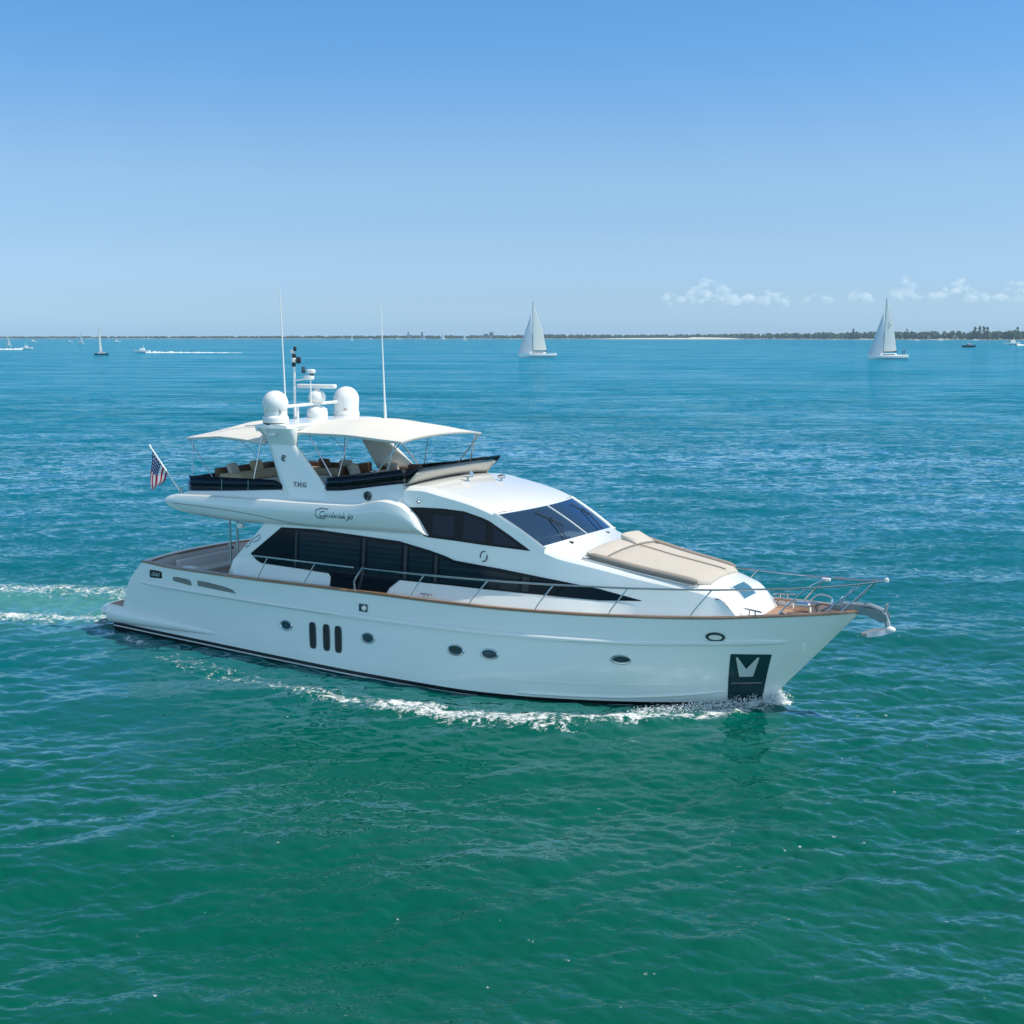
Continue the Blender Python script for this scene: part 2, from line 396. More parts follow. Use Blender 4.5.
def sea_mat():
    m = bpy.data.materials.new('sea_water'); m.use_nodes = True
    n = m.node_tree.nodes; l = m.node_tree.links; n.remove(n['Principled BSDF']); out = n['Material Output']
    geo = n.new('ShaderNodeNewGeometry'); P = geo.outputs['Position']
    def math_(op, a, b=None, clamp=False):
        x = n.new('ShaderNodeMath'); x.operation = op; x.use_clamp = clamp
        for i, v in enumerate((a, b)):
            if v is None: continue
            if isinstance(v, (int, float)): x.inputs[i].default_value = v
            else: l.new(v, x.inputs[i])
        return x.outputs[0]
    def noise(scale, det=4, rough=.55, stretch=None, rot=0, dist=0., vec=P):
        mp = n.new('ShaderNodeMapping'); mp.inputs['Rotation'].default_value = (0, 0, rot)
        if stretch: mp.inputs['Scale'].default_value = stretch
        l.new(vec, mp.inputs[0])
        t = n.new('ShaderNodeTexNoise'); t.inputs['Scale'].default_value = scale; t.inputs['Detail'].default_value = det
        t.inputs['Roughness'].default_value = rough; t.inputs['Distortion'].default_value = dist
        l.new(mp.outputs[0], t.inputs['Vector']); return t.outputs[0]
    def attr(nm):
        a = n.new('ShaderNodeAttribute'); a.attribute_name = nm; return a.outputs['Fac']
    def vnoise(scale, det, rough, stretch, ang, dist=0.):
        mp = n.new('ShaderNodeMapping'); mp.vector_type = 'TEXTURE'; mp.inputs['Rotation'].default_value = (0, 0, ang)
        mp.inputs['Scale'].default_value = (stretch, 1, 1); l.new(P, mp.inputs[0])
        t = n.new('ShaderNodeTexNoise'); t.inputs['Scale'].default_value = scale; t.inputs['Detail'].default_value = det
        t.inputs['Roughness'].default_value = rough; t.inputs['Distortion'].default_value = dist
        l.new(mp.outputs[0], t.inputs['Vector'])
        v = n.new('ShaderNodeVectorMath'); v.operation = 'SUBTRACT'; v.inputs[1].default_value = (.5, .5, .5); l.new(t.outputs['Color'], v.inputs[0])
        r = n.new('ShaderNodeVectorRotate'); r.rotation_type = 'Z_AXIS'; r.inputs['Angle'].default_value = ang; l.new(v.outputs[0], r.inputs['Vector'])
        return r.outputs[0]
    def vscale(v, k):
        x = n.new('ShaderNodeVectorMath'); x.operation = 'MULTIPLY'; l.new(v, x.inputs[0])
        if isinstance(k, tuple): x.inputs[1].default_value = k
        else:
            c = n.new('ShaderNodeCombineXYZ'); [l.new(k, c.inputs[i]) for i in (0, 1)]; l.new(c.outputs[0], x.inputs[1])
        return x.outputs[0]
    def vadd(a, b):
        x = n.new('ShaderNodeVectorMath'); x.operation = 'ADD'; l.new(a, x.inputs[0]); l.new(b, x.inputs[1]); return x.outputs[0]
    # slopes of the waves too small for the mesh: chop, small ripples, fine ripples (crests lie across the wind)
    sv = vscale(vscale(vnoise(.32, 3, .55, 2.2, R(27), .3), (1.0, 1.0, 0)), attr('chop'))
    sv = vadd(sv, vscale(vscale(vnoise(1.25, 4, .6, 2.0, R(38), .4), (1.5, 1.5, 0)), attr('ripple')))
    sv = vadd(sv, vscale(vscale(vnoise(4.2, 4, .6, 1.8, R(20), .4), (1.1, 1.1, 0)), attr('fine')))
    # large calm and ruffled patches
    patch = noise(.02, 3, .55)
    st = n.new('ShaderNodeMapRange'); st.inputs[1].default_value = .35; st.inputs[2].default_value = .65
    st.inputs[3].default_value = .6; st.inputs[4].default_value = 1.05
    l.new(patch, st.inputs[0])
    stren = math_('MULTIPLY', st.outputs[0], math_('SUBTRACT', 1.0, math_('MULTIPLY', attr('slick'), .5)))
    sv = vscale(sv, stren)
    # wind streaks and slicks: ruffled water mirrors less sky than smooth water
    mp = n.new('ShaderNodeMapping'); mp.vector_type = 'TEXTURE'; mp.inputs['Rotation'].default_value = (0, 0, R(29)); mp.inputs['Scale'].default_value = (3.2, 1, 1); l.new(P, mp.inputs[0])
    def pn(sc, det):
        t = n.new('ShaderNodeTexNoise'); t.inputs['Scale'].default_value = sc; t.inputs['Detail'].default_value = det; t.inputs['Roughness'].default_value = .65; l.new(mp.outputs[0], t.inputs['Vector'])
        x = n.new('ShaderNodeMapRange'); x.inputs[1].default_value = .32; x.inputs[2].default_value = .68; x.inputs[3].default_value = -1; x.inputs[4].default_value = 1; l.new(t.outputs[0], x.inputs[0]); return x.outputs[0]
    PATCH = math_('ADD', 1.0, math_('MULTIPLY', pn(.22, 6), .6)); PATCH = math_('ADD', PATCH, math_('MULTIPLY', math_('MULTIPLY', pn(.05, 5), attr('chop')), .6)); PATCH = math_('MAXIMUM', math_('ADD', PATCH, math_('MULTIPLY', pn(.012, 4), .36)), .25)
    nn = n.new('ShaderNodeVectorMath'); nn.operation = 'NORMALIZE'; l.new(vadd(geo.outputs['Normal'], sv), nn.inputs[0]); NRM = nn.outputs[0]
    # body colour: light scattered back up out of the water; bluer away from the camera, sky reflection painted in
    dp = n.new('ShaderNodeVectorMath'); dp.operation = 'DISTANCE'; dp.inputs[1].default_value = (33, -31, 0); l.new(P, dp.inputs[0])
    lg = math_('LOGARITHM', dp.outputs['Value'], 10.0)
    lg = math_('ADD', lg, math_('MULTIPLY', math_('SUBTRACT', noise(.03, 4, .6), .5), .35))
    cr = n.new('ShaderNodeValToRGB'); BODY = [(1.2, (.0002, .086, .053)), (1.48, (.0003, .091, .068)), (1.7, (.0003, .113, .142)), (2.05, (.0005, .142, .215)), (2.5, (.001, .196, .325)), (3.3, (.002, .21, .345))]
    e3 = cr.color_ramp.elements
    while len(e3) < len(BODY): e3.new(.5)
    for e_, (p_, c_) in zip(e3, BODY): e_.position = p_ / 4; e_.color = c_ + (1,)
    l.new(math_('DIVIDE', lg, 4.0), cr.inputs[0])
    wk = n.new('ShaderNodeMix'); wk.data_type = 'RGBA'
    wk.inputs[7].default_value = (.10, .33, .32, 1); 
    streak = math_('ADD', 1.0, math_('MULTIPLY', attr('chop'), math_('ADD', math_('MULTIPLY', pn(.05, 5), .16), math_('MULTIPLY', pn(.22, 6), .16))))
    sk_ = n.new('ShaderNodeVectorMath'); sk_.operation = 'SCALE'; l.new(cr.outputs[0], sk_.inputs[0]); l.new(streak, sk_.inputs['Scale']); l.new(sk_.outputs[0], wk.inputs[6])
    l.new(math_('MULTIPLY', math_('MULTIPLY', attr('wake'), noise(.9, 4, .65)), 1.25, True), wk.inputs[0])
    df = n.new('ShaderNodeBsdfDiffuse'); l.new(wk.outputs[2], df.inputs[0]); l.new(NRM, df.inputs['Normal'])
    gl = n.new('ShaderNodeBsdfGlossy'); gl.inputs['Roughness'].default_value = .04; gl.inputs[0].default_value = (.78, .95, 1, 1); l.new(NRM, gl.inputs['Normal'])
    fr = n.new('ShaderNodeFresnel'); fr.inputs[0].default_value = 1.333; l.new(NRM, fr.inputs['Normal'])
    w = n.new('ShaderNodeMixShader'); l.new(math_('MULTIPLY', math_('DIVIDE', math_('MULTIPLY', fr.outputs[0], .95), math_('ADD', 1.0, math_('MULTIPLY', math_('MULTIPLY', fr.outputs[0], 1.7), attr('chop')))), PATCH), w.inputs[0]); l.new(df.outputs[0], w.inputs[1]); l.new(gl.outputs[0], w.inputs[2])
    # foam: laced white, broken up by noise where the wake has churned the water
    def contrast(v, lo, hi):
        x = n.new('ShaderNodeMapRange'); x.inputs[1].default_value = lo; x.inputs[2].default_value = hi; l.new(v, x.inputs[0]); return x.outputs[0]
    f1 = contrast(noise(1.9, 9, .72, (1, 1, 1), 0, 1.2), .3, .7)
    f2 = contrast(noise(8, 7, .7, (1, 1, 1), 0, .8), .3, .7)
    fn = math_('ADD', math_('MULTIPLY', f1, .55), math_('MULTIPLY', f2, .45))
    thr = math_('SUBTRACT', 1.0, math_('MULTIPLY', attr('foam'), .68))
    fm = contrast(math_('SUBTRACT', fn, math_('MULTIPLY', thr, 1.22)), -.02, .2)
    fm = math_('MULTIPLY', fm, contrast(attr('foam'), .03, .12))
    # stray white flecks on the chop: sun sparkle painted into the colour
    fl = contrast(noise(2.6, 8, .66, (1, 1, 1), 0), .69, .72)
    fm = math_('MAXIMUM', fm, math_('MULTIPLY', fl, .8))
    fd = n.new('ShaderNodeBsdfDiffuse'); fd.inputs[0].default_value = (.68, .71, .72, 1)
    w2 = n.new('ShaderNodeMixShader'); l.new(fm, w2.inputs[0]); l.new(w.outputs[0], w2.inputs[1]); l.new(fd.outputs[0], w2.inputs[2])
    l.new(w2.outputs[0], out.inputs[0])
    return m

build_sea()
rg = random.Random(5); bm = bmesh.new()
def drop(x, y, z, r): bmesh.ops.create_icosphere(bm, subdivisions=1, radius=r, matrix=Matrix.Translation((x, y, z)) @ Matrix.Diagonal((rg.uniform(.8, 1.5), rg.uniform(.8, 1.5), rg.uniform(.6, 1.1), 1)))
for k in range(2600):
    t = rg.random() ** 1.5; hgt = (1 - t * .65)
    drop(21.75 - 3.0 * t + rg.gauss(0, .10), -.05 - 2.75 * t + rg.gauss(0, .13), .04 + abs(rg.gauss(0, .13)) * hgt, rg.uniform(.005, .017))
for k in range(700): drop(21.58 + rg.gauss(0, .09), .10 + rg.gauss(0, .11), .06 + abs(rg.gauss(0, .15)), rg.uniform(.006, .022))
sp_ = link('bow_spray', bm, mat('spray_white', (.75, .78, .79), .6), None, ang=180); tag(sp_, 'white spray thrown up at the stem of the yacht', 'spray', kind='stuff')

# ================================================================== YACHT
Y = empty('motor_yacht')
tag(Y, 'large white motor yacht with a covered flybridge cruising through teal water', 'motor yacht')

SHEER = [(1.7, 2.44), (3, 2.38), (6, 2.37), (10, 2.40), (15, 2.37), (17, 2.38), (19, 2.42), (20.5, 2.48), (21.5, 2.56), (22.5, 2.64), (23.2, 2.69), (23.8, 2.75)]
BD = [(.5, 2.80), (1.7, 2.90), (3, 3.0), (6, 3.13), (10, 3.2), (13, 3.15), (15, 3.0), (17, 2.66), (19, 2.15), (20.5, 1.68), (21.5, 1.33), (22.5, .92), (23.2, .56), (23.6, .28), (23.78, .03)]
BW = [(.45, 2.72), (4, 2.98), (8, 3.25), (11, 3.38), (13.5, 3.34), (15.5, 3.04), (17, 2.58), (18.5, 1.92), (19.8, 1.18), (20.7, .56), (21.33, .0)]
XST = [(-1, -.3), (-.5, -.15), (.3, .0), (.6, .2), (.72, .45), (1.1, .60), (1.54, .78), (1.96, 1.08), (2.44, 1.60)]
def zsh(x): return tab(x, SHEER)
def xstern(z): return tab(z, XST)
def xstem(z): return 21.33 + (23.78 - 21.33) * z / 2.73
def hb(x, z):
    a, b = xstern(z), xstem(z); u = min(1, max(0, (x - a) / (b - a)))
    xd = 1.6 + (23.78 - 1.6) * u; xw = .45 + (21.33 - .45) * u
    t = z / zsh(xd)
    bw, bd = tab(xw, BW), tab(xd, BD)
    if t >= 0: return bw + (bd - bw) * t ** (1.0 + .35 * u)
    return max(0, bw * (1 + .35 * z))
def stripe_hi(x): return max(.09, .30 - .0125 * x)
def hull_levels(x):
    a = stripe_hi(x)
    return [-.9, -.5, -.15, a - .14, a - .10, a, .55, .85, 1.15, 1.42, 1.66, 1.74, 1.9, 2.1, 2.25, None]

NU = 90
US = [(1 - math.cos(math.pi * i / (NU - 1))) / 2 * .35 + .65 * i / (NU - 1) for i in range(NU)]
def hull_point(u, k, s):
    xd = 1.6 + (23.78 - 1.6) * u
    x = xd; z = zsh(xd)
    lv = hull_levels(xd)[k]
    if lv is not None: z = min(lv, zsh(xd) - .05)
    a, b = xstern(z), xstem(z); x = a + (b - a) * u
    return Vector((x, s * hb(x, z), z))
bm = bmesh.new()
NK = 16
def hull_mi(i, k): return 2 if k == 3 else (1 if k < 5 else 0)
for s in (-1, 1):
    grid(bm, [[hull_point(u, k, s) for k in range(NK)] for u in US], mi=hull_mi)
# transom, bowed aft
def transom_x(z, yf): return xstern(z) - .5 * (1 - yf * yf)
tr = []
for k in range(NK):
    p = hull_point(0, k, 1); tr.append([Vector((transom_x(p.z, yf), yf * p.y, p.z)) for yf in frange(-1, 1, 25)])
grid(bm, tr, mi=lambda k, j: hull_mi(0, k))
clean(bm)
hull = link('hull', bm, [M['gel'], M['antifoul'], M['pin']], Y, ang=50)

# rub rail and spray rail: raised strips along the topsides
def side_strip(name, z0, x0, x1, wid, out, m, par, n=80, sides=(-1, 1)):
    bm = bmesh.new()
    for s in sides:
        rows = []
        for i, x in enumerate(frange(x0, x1, n)):
            z = z0(x); e = min(1, min(i, n - 1 - i) / 3 + .05)
            rows.append([Vector((x, s * (hb(x, z + dz * wid) + o * out * e - .004), z + dz * wid)) for dz, o in ((-1, 0), (-.75, .8), (0, 1), (.75, .8), (1, 0))])
        grid(bm, rows)
    clean(bm); return link(name, bm, m, par, ang=60)
side_strip('rub_rail', lambda x: tab(x, [(1.5, 1.77), (4, 1.74), (8, 1.71), (14, 1.71), (18, 1.72), (20, 1.79), (22.2, 1.88)]), 1.45, 22.15, .075, .075, M['gel'], Y)
side_strip('spray_rail', lambda x: tab(x, [(15.5, .18), (18, .20), (19.6, .30), (20.6, .42)]), 15.5, 20.55, .03, .06, M['gel'], Y, 40)
side_strip('knuckle_line', lambda x: tab(x, [(15, .50), (18, .55), (20, .62), (20.6, .66)]), 15.2, 20.7, .012, .018, M['gel2'], Y, 40)

# quarter fairing that grows out of the swim platform
for s in (-1, 1):
    bm = bmesh.new(); rows = []
    for x in frange(-.15, 5.3, 30):
        t = (x + .15) / 5.45; hgt = .30 * (1 - t) ** .8 + .015; o = .20 * (1 - t ** 1.6) + .0; zc = .56 - .06 * t
        rows.append([Vector((x, s * (hb(x, zc + hgt * math.sin(a)) - .02 + o * math.cos(a)), zc + hgt * math.sin(a) * (1 if a < 0 else 1.0))) for a in frange(-math.pi / 2, math.pi / 2, 9)])
    grid(bm, rows); clean(bm); link('quarter_fairing', bm, M['gel'], Y, ang=60)

# swim platform
def plat_outline(inset, n=40):
    pts = []
    for yf in frange(-1, 1, n):
        e = abs(yf) ** 9
        pts.append(((-1.0 + inset + .55 * e - .12 * (1 - yf * yf)), yf * (2.83 - inset)))
    return pts
bm = bmesh.new()
rows = []
for z, ins in ((.44, .10), (.50, .02), (.60, 0), (.67, .03), (.685, .07)):
    rows.append([Vector((x, y, z)) for x, y in plat_outline(ins)])
V = grid(bm, rows)
front = [[Vector((.75, v.co.y, v.co.z)) for v in r] for r in (V[0], V[-1])]
grid(bm, [[v.co.copy() for v in V[-1]], front[1]]); grid(bm, [front[0], [v.co.copy() for v in V[0]]])
for j in (0, -1): grid(bm, [[r[j].co.copy() for r in V], [Vector((.75, r[j].co.y, r[j].co.z)) for r in V]])
clean(bm); pf = link('swim_platform', bm, M['gel'], Y, ang=50)
bm = bmesh.new()
o_ = plat_outline(.16, 30); grid(bm, [[Vector((x, y, .692)) for x, y in o_], [Vector((.62, y, .692)) for x, y in o_]])
link('teak_inlay', bm, M['teak'], pf, solid=.006)

# cap rail
bm = bmesh.new(); CAPW = .17
xs_cap = frange(1.6, 23.74, 110)
def cap_row(x, s):
    z = zsh(x); b = hb(x, z); wi = min(CAPW, b * .7)
    return [Vector((x, s * (b - .0), z - .035)), Vector((x, s * (b + .03), z - .02)), Vector((x, s * (b + .03), z + .02)), Vector((x, s * (b - .02), z + .035)), Vector((x, s * (b - wi), z + .03)), Vector((x, s * (b - wi), z - .05))]
for s in (-1, 1): grid(bm, [cap_row(x, s) for x in xs_cap])
zt_ = zsh(1.6)
rows = []
for yf in frange(-1, 1, 25):
    x = transom_x(2.44, yf); y = yf * 2.92; z = zt_
    rows.append([Vector((x + dx, y, z + dz)) for dx, dz in ((0, -.035), (-.03, -.02), (-.03, .02), (.02, .035), (.26, .03), (.26, -.05))])
grid(bm, rows)
clean(bm); link('cap_rail', bm, M['teakcap'], Y, ang=45)

# decks
ZD = [(1.9, 1.5), (4.86, 1.5), (4.9, 2.26), (10, 2.28), (18, 2.28), (20.2, 2.33), (21.5, 2.40), (22.5, 2.46), (23.6, 2.55)]
dx_ = frange(1.45, 4.86, 14) + frange(4.9, 23.6, 70)
bm = bmesh.new(); bi = bmesh.new()
rows = []
for x in dx_:
    b = max(.02, hb(x, zsh(max(x, 1.6))) - CAPW + .005) if x > 1.61 else 2.7
    z = lin(x, ZD); rows.append([Vector((x, yf * b, z)) for yf in frange(-1, 1, 13)])
grid(bm, rows); clean(bm)
link('teak_deck', bm, M['teak'], Y)
for s in (-1, 1):
    grid(bi, [[Vector((x, s * (max(.02, hb(x, zsh(x)) - CAPW)), z)) for z in (lin(x, ZD) - .02, zsh(x) - .02)] for x in dx_ if x >= 1.6])
grid(bi, [[Vector((transom_x(2.44, yf) + .25, yf * 2.75, z)) for z in (1.48, zt_ - .02)] for yf in frange(-1, 1, 21)])
clean(bi); bw_ = link('bulwark_lining', bi, M['mauve'], Y, ang=60)

# ---------------- cabin
WP = [(4.5, 2.5), (8, 2.55), (12, 2.55), (14, 2.5), (16, 2.36), (17.5, 2.15), (19, 1.85), (20, 1.62), (20.5, 1.47), (20.95, 1.38), (21.2, 1.18)]
LN = [(4, .1), (14, .1), (16, .16), (18, .25), (20.4, .25), (21.2, .1)]
ZT = [(10.6, 4.90), (10.78, 4.96), (10.97, 5.18), (11.24, 5.34), (11.93, 5.36), (12.6, 5.26), (13.58, 5.07), (14.36, 4.82), (15.11, 4.36), (15.72, 3.98), (16.3, 3.78), (16.85, 3.68), (17.39, 3.58), (18.46, 3.38), (19.5, 3.22), (20.02, 3.13), (20.4, 3.02), (20.6, 2.95), (20.95, 2.62), (21.2, 2.37)]
def zt(x): return tab(x, ZT)
def wall_y(x, z): return tab(x, WP) - lin(x, LN) * (z - 2.4) + .20 * max(0, min(1, (2.72 - z) / .42)) * max(0, min(1, (18.4 - x) / 1.2, (x - 5) / .6))
def strip(bm, lo, hi, s, off=0., n=None, rows=10, yfun=wall_y, step=.12, mi=None):
    """fill between a lower and an upper chain (x,z) on the cabin side"""
    x0, x1 = max(lo[0][0], hi[0][0]), min(lo[-1][0], hi[-1][0])
    xs = sorted({round(x, 4) for x in frange(x0, x1, max(3, int((x1 - x0) / step)))} | {round(p[0], 4) for p in lo + hi if x0 <= p[0] <= x1})
    P = []
    for x in xs:
        a, b = lin(x, lo), lin(x, hi)
        if b < a: a = b = (a + b) / 2
        P.append([Vector((x, s * (yfun(x, a + (b - a) * t) + off), a + (b - a) * t)) for t in frange(0, 1, rows)])
    grid(bm, P, flip=(s > 0))

wall_lo = [(4.88, 2.2), (21.2, 2.3)]
EDGE = .10
wall_hi = [(4.88, 2.24), (5.06, 2.73), (6.3, 3.95), (6.6, 4.02), (10.3, 4.2), (10.6, 4.6)] + [(x, z - EDGE) for x, z in ((x, zt(x)) for x in frange(10.78, 20.4, 90))] + [(x, zt(x) - EDGE * .6) for x in (20.6, 20.95, 21.2)]
bm = bmesh.new()
for s in (-1, 1): strip(bm, wall_lo, wall_hi, s, rows=40)
clean(bm, 1e-3)
cab = link('cabin', bm, M['gel'], Y, ang=35)
# aft bulkhead with dark sliding doors
bm = bmesh.new(); box(bm, (6.45, 0, 2.75), (.08, 4.7, 2.5)); link('aft_bulkhead', bm, M['gel'], Y, smooth=False)
bm = bmesh.new(); box(bm, (6.395, 0, 2.6), (.03, 3.0, 2.1)); link('saloon_door', bm, M['glass'], Y, smooth=False)

# roof over the wheelhouse
def edge_profile(w, z, crown, drop, n=31):
    out = []
    for k in range(n):
        a = -1 + 2 * k / (n - 1); s = math.copysign(abs(a) ** .8, a) if True else a
        e = max(0, (abs(s) - .92) / .08)
        out.append((s * w, z + crown * (1 - s * s) - drop * e ** 2.2))
    return out
bm = bmesh.new(); rows = []
for u in frange(0, 1, 40):
    xe = 10.78 + (14.36 - 10.78) * u
    z = zt(xe); w = wall_y(xe, z - EDGE)
    r = []
    for y, zz in edge_profile(w, z, .13 * (1 - u) + .0, EDGE):
        xf = 14.36 + .32 * (1 - (y / w) ** 2)
        r.append(Vector((10.78 + (xf - 10.78) * u, y, zz)))
    rows.append(r)
grid(bm, rows); clean(bm)
link('wheelhouse_roof', bm, M['gel'], Y, ang=50)

# foredeck trunk top, from the cowl below the windscreen to the nose
def cowl_x(y): return 16.2 - .3 * (y / 2.3) ** 2
bm = bmesh.new(); rows = []
X0, X1 = 15.72, 21.2
for u in frange(0, 1, 60):
    xe = X0 + (X1 - X0) * u; z = zt(xe); w = wall_y(xe, z - EDGE); r = []
    cr = .13 if xe < 20 else .13 * max(0, (21.2 - xe) / 1.2)
    for y, zz in edge_profile(w, z, cr, EDGE if xe < 20.4 else EDGE * .6):
        xs_ = X0 + .40 * (1 - (y / w) ** 2)
        r.append(Vector((xs_ + (X1 - xs_) * u + (.08 * (1 - (y / w) ** 2) * u ** 6), y, zz)))
    rows.append(r)
grid(bm, rows); nose = [v for v in rows[-1]]
grid(bm, [rows[-1], [Vector((p.x + .01, p.y, 2.25)) for p in rows[-1]]])
clean(bm); trunk = link('foredeck_trunk', bm, M['gel'], Y, ang=50)

# windscreen
WT = lambda yf: Vector((14.70 - .33 * yf * yf, yf * (wall_y(14.36, 4.75) - .05), 4.80 - .03 * yf * yf))
WB = lambda yf: Vector((16.16 - .36 * yf * yf, yf * (wall_y(15.8, 3.95) - .07), 3.97 - .03 * yf * yf))
def wpt(yf, t, off=0.): 
    p = WT(yf).lerp(WB(yf), t); return p + Vector((.48, 0, .87)) * (off + .03 * math.sin(math.pi * t))
bm = bmesh.new(); grid(bm, [[wpt(yf, t) for t in frange(0, 1, 9)] for yf in frange(-1, 1, 25)]); clean(bm)
wind = link('windscreen', bm, M['shield'], Y, ang=60)
for s in (-1, 1):
    bm = bmesh.new(); rows = []
    for t in frange(-.04, 1.04, 24):
        p = wpt(s, min(1, max(0, t))); p.x += (t - min(1, max(0, t))) * 1.5; zo = zt(p.x) - EDGE; wo = wall_y(p.x, zo)
        rows.append([Vector((p.x, s * (wo - .002), zo - .01)), Vector((p.x, s * (wo - .004), zo + .03)), Vector((p.x, s * (wo - .03), max(p.z, zo) + .045)), Vector((p.x, p.y - s * .03, p.z + .03)), Vector((p.x, p.y - s * .05, p.z - .02))])
    grid(bm, rows); clean(bm); link('windscreen_pillar', bm, M['gel'], wind, ang=60)
bm = bmesh.new()
tube(bm, [wpt(0, t, .008) for t in frange(0, 1, 9)], .022, 8)
link('mullion', bm, M['gel'], wind)
bm = bmesh.new()
tube(bm, [wpt(yf, 0, .0) for yf in frange(-1, 1, 17)], .035, 6)
for s in (-1, 1): tube(bm, [wpt(s, t, .0) for t in frange(0, 1, 9)], .03, 6)
tube(bm, [wpt(yf, 1, .0) for yf in frange(-1, 1, 17)], .025, 6)
link('windscreen_frame', bm, M['gel'], wind)
for yb, dy in ((-1.25, .55), (.95, .6)):
    bm = bmesh.new()
    a = wpt(yb / 2.2, 1, .03) + Vector((.05, 0, .0)); yf2 = (yb + dy) / 2.2
    b = wpt(yf2, .35, .05)
    tube(bm, [a, a.lerp(b, .5) + Vector((.02, 0, .03)), b], .014, 6); box(bm, a + Vector((.04, 0, .01)), (.12, .09, .08), bev=.02)
    tube(bm, [wpt(yf2 - .10, .12, .03), wpt(yf2 + .08, .58, .03)], .012, 6)
    link('wiper', bm, M['rubber'], wind)
# what shows through the windscreen
bm = bmesh.new()
box(bm, (15.25, 0, 3.80), (1.5, 3.9, .08)); box(bm, (14.6, 0, 3.35), (.5, 3.9, .9)); box(bm, (12.6, 0, 3.1), (5.5, 4.0, .06)); box(bm, (11.3, 0, 4.0), (.06, 4.1, 1.9))
link('wheelhouse_interior', bm, mat('dark_interior', (.12, .12, .125), .7), Y, smooth=False)
for c_, d_ in (((15.35, -1.15, 3.95), (.28, .24, .24)), ((15.2, .5, 3.9), (.5, .8, .12))):
    bm = bmesh.new(); box(bm, c_, d_, bev=.05); link('instrument_pod', bm, mat('pod_white', (.7, .68, .62), .5), Y)
for yy in (-.9, .9):
    bm = bmesh.new(); box(bm, (13.4, yy, 3.75), (.6, .7, .2), bev=.05); box(bm, (13.15, yy, 4.2), (.16, .65, .8), bev=.06); box(bm, (13.4, yy, 3.4), (.2, .2, .6))
    link('helm_seat', bm, M['cush2'], Y)

# side glazing on both sides
S_TOP = [(5.80, 3.01), (6.98, 3.89), (8.26, 3.93), (11.33, 3.82), (12.36, 3.65), (12.9, 3.53), (13.19, 3.44), (14.6, 3.33), (16.35, 3.14), (17.46, 3.00), (18.58, 2.78)]
S_BOT = [(5.80, 3.005), (6.05, 2.82), (6.25, 2.75), (7.75, 2.72), (8.86, 2.69), (8.98, 2.60), (9.05, 2.36), (9.1, 2.30), (11.06, 2.31), (11.13, 2.5), (11.39, 2.73), (13.07, 2.74), (15.83, 2.73), (17.5, 2.71), (18.58, 2.765)]
P_TOP = [(11.33, 4.75), (11.6, 4.79), (11.96, 4.815), (12.7, 4.83), (13.4, 4.80), (14.0, 4.66), (14.22, 4.58), (14.83, 4.24), (15.46, 3.87)]
P_BOT = [(11.33, 4.745), (11.71, 4.44), (12.0, 4.14), (12.14, 4.03), (12.3, 4.0), (13.22, 3.97), (13.96, 3.93), (15.46, 3.86)]
for s in (-1, 1):
    bm = bmesh.new(); strip(bm, S_BOT, S_TOP, s, .022, rows=30); clean(bm)
    sw = link('saloon_window', bm, M['glass'], Y, ang=30)
    for x0, x1 in ((7.55, 7.62), (10.05, 10.14), (11.5, 11.62), (12.55, 12.65), (15.3, 15.5)):
        bm = bmesh.new(); strip(bm, [(x0, lin(x0, S_BOT) + .05), (x1, lin(x1, S_BOT) + .05)], [(x0, lin(x0, S_TOP) - .07), (x1, lin(x1, S_TOP) - .07)], s, .028, rows=8); clean(bm)
        link('window_divider', bm, M['mullion'], sw)
    for x0, x1 in ((7.72, 9.95), (10.24, 11.42), (11.7, 12.48), (12.72, 15.2)):
        bm = bmesh.new(); xs_ = frange(x0, x1, 8)
        strip(bm, [(x, max(2.80, lin(x, S_BOT) + .06)) for x in xs_], [(x, lin(x, S_TOP) - .10) for x in xs_], s, .027, rows=10); clean(bm); link('window_pane', bm, M['pane'], sw)
    bm = bmesh.new(); strip(bm, P_BOT, P_TOP, s, .012, rows=8); clean(bm)
    pw = link('wheelhouse_window', bm, M['glass'], Y, ang=30)
    for x0, x1, a, b in ((12.42, 13.12, 4.09, 4.64), (13.42, 14.12, 4.03, 4.72), (14.36, 15.1, 3.98, 4.5)):
        bm = bmesh.new()
        tp = [(x, min(b, lin(x, P_TOP) - .08)) for x in frange(x0, x1, 6)]
        strip(bm, [(x0, a), (x1, a - .03)], tp, s, .016, rows=4); clean(bm)
        link('window_pane', bm, mat('pane_glass', (.008, .018, .042), .05, spec=.16), pw)
# small round emblem on the cabin side
def decal_xy(txt, size, name, par, m, origin, xdir, zdir, extr=.004, shear=0.):
    cu = bpy.data.curves.new(name, 'FONT'); cu.body = txt; cu.size = size; cu.extrude = extr; cu.shear = shear; cu.resolution_u = 4
    o = bpy.data.objects.new(name, cu); COL.objects.link(o)
    dg = bpy.context.evaluated_depsgraph_get(); me = bpy.data.meshes.new_from_object(o.evaluated_get(dg))
    bpy.data.objects.remove(o)
    xd = Vector(xdir).normalized(); zd = Vector(zdir).normalized(); nd = xd.cross(zd).normalized()
    mt = Matrix.Translation(origin) @ Matrix((xd, zd, nd)).transposed().to_4x4()
    me.transform(mt); me.materials.clear(); me.materials.append(m)
    ob = bpy.data.objects.new(name, me); COL.objects.link(ob); ob.parent = par
    return ob
def ring_decal(name, c, xd, zd, r, th, m, par, a0=0, a1=360):
    bm = bmesh.new(); xd = Vector(xd).normalized(); zd = Vector(zd).normalized()
    tube(bm, [Vector(c) + xd * r * .75 * math.cos(R(a)) + zd * r * math.sin(R(a)) for a in frange(a0, a1, 25)], th, 6)
    return link(name, bm, m, par)
yy = -(wall_y(14.1, 3.62) + .014)
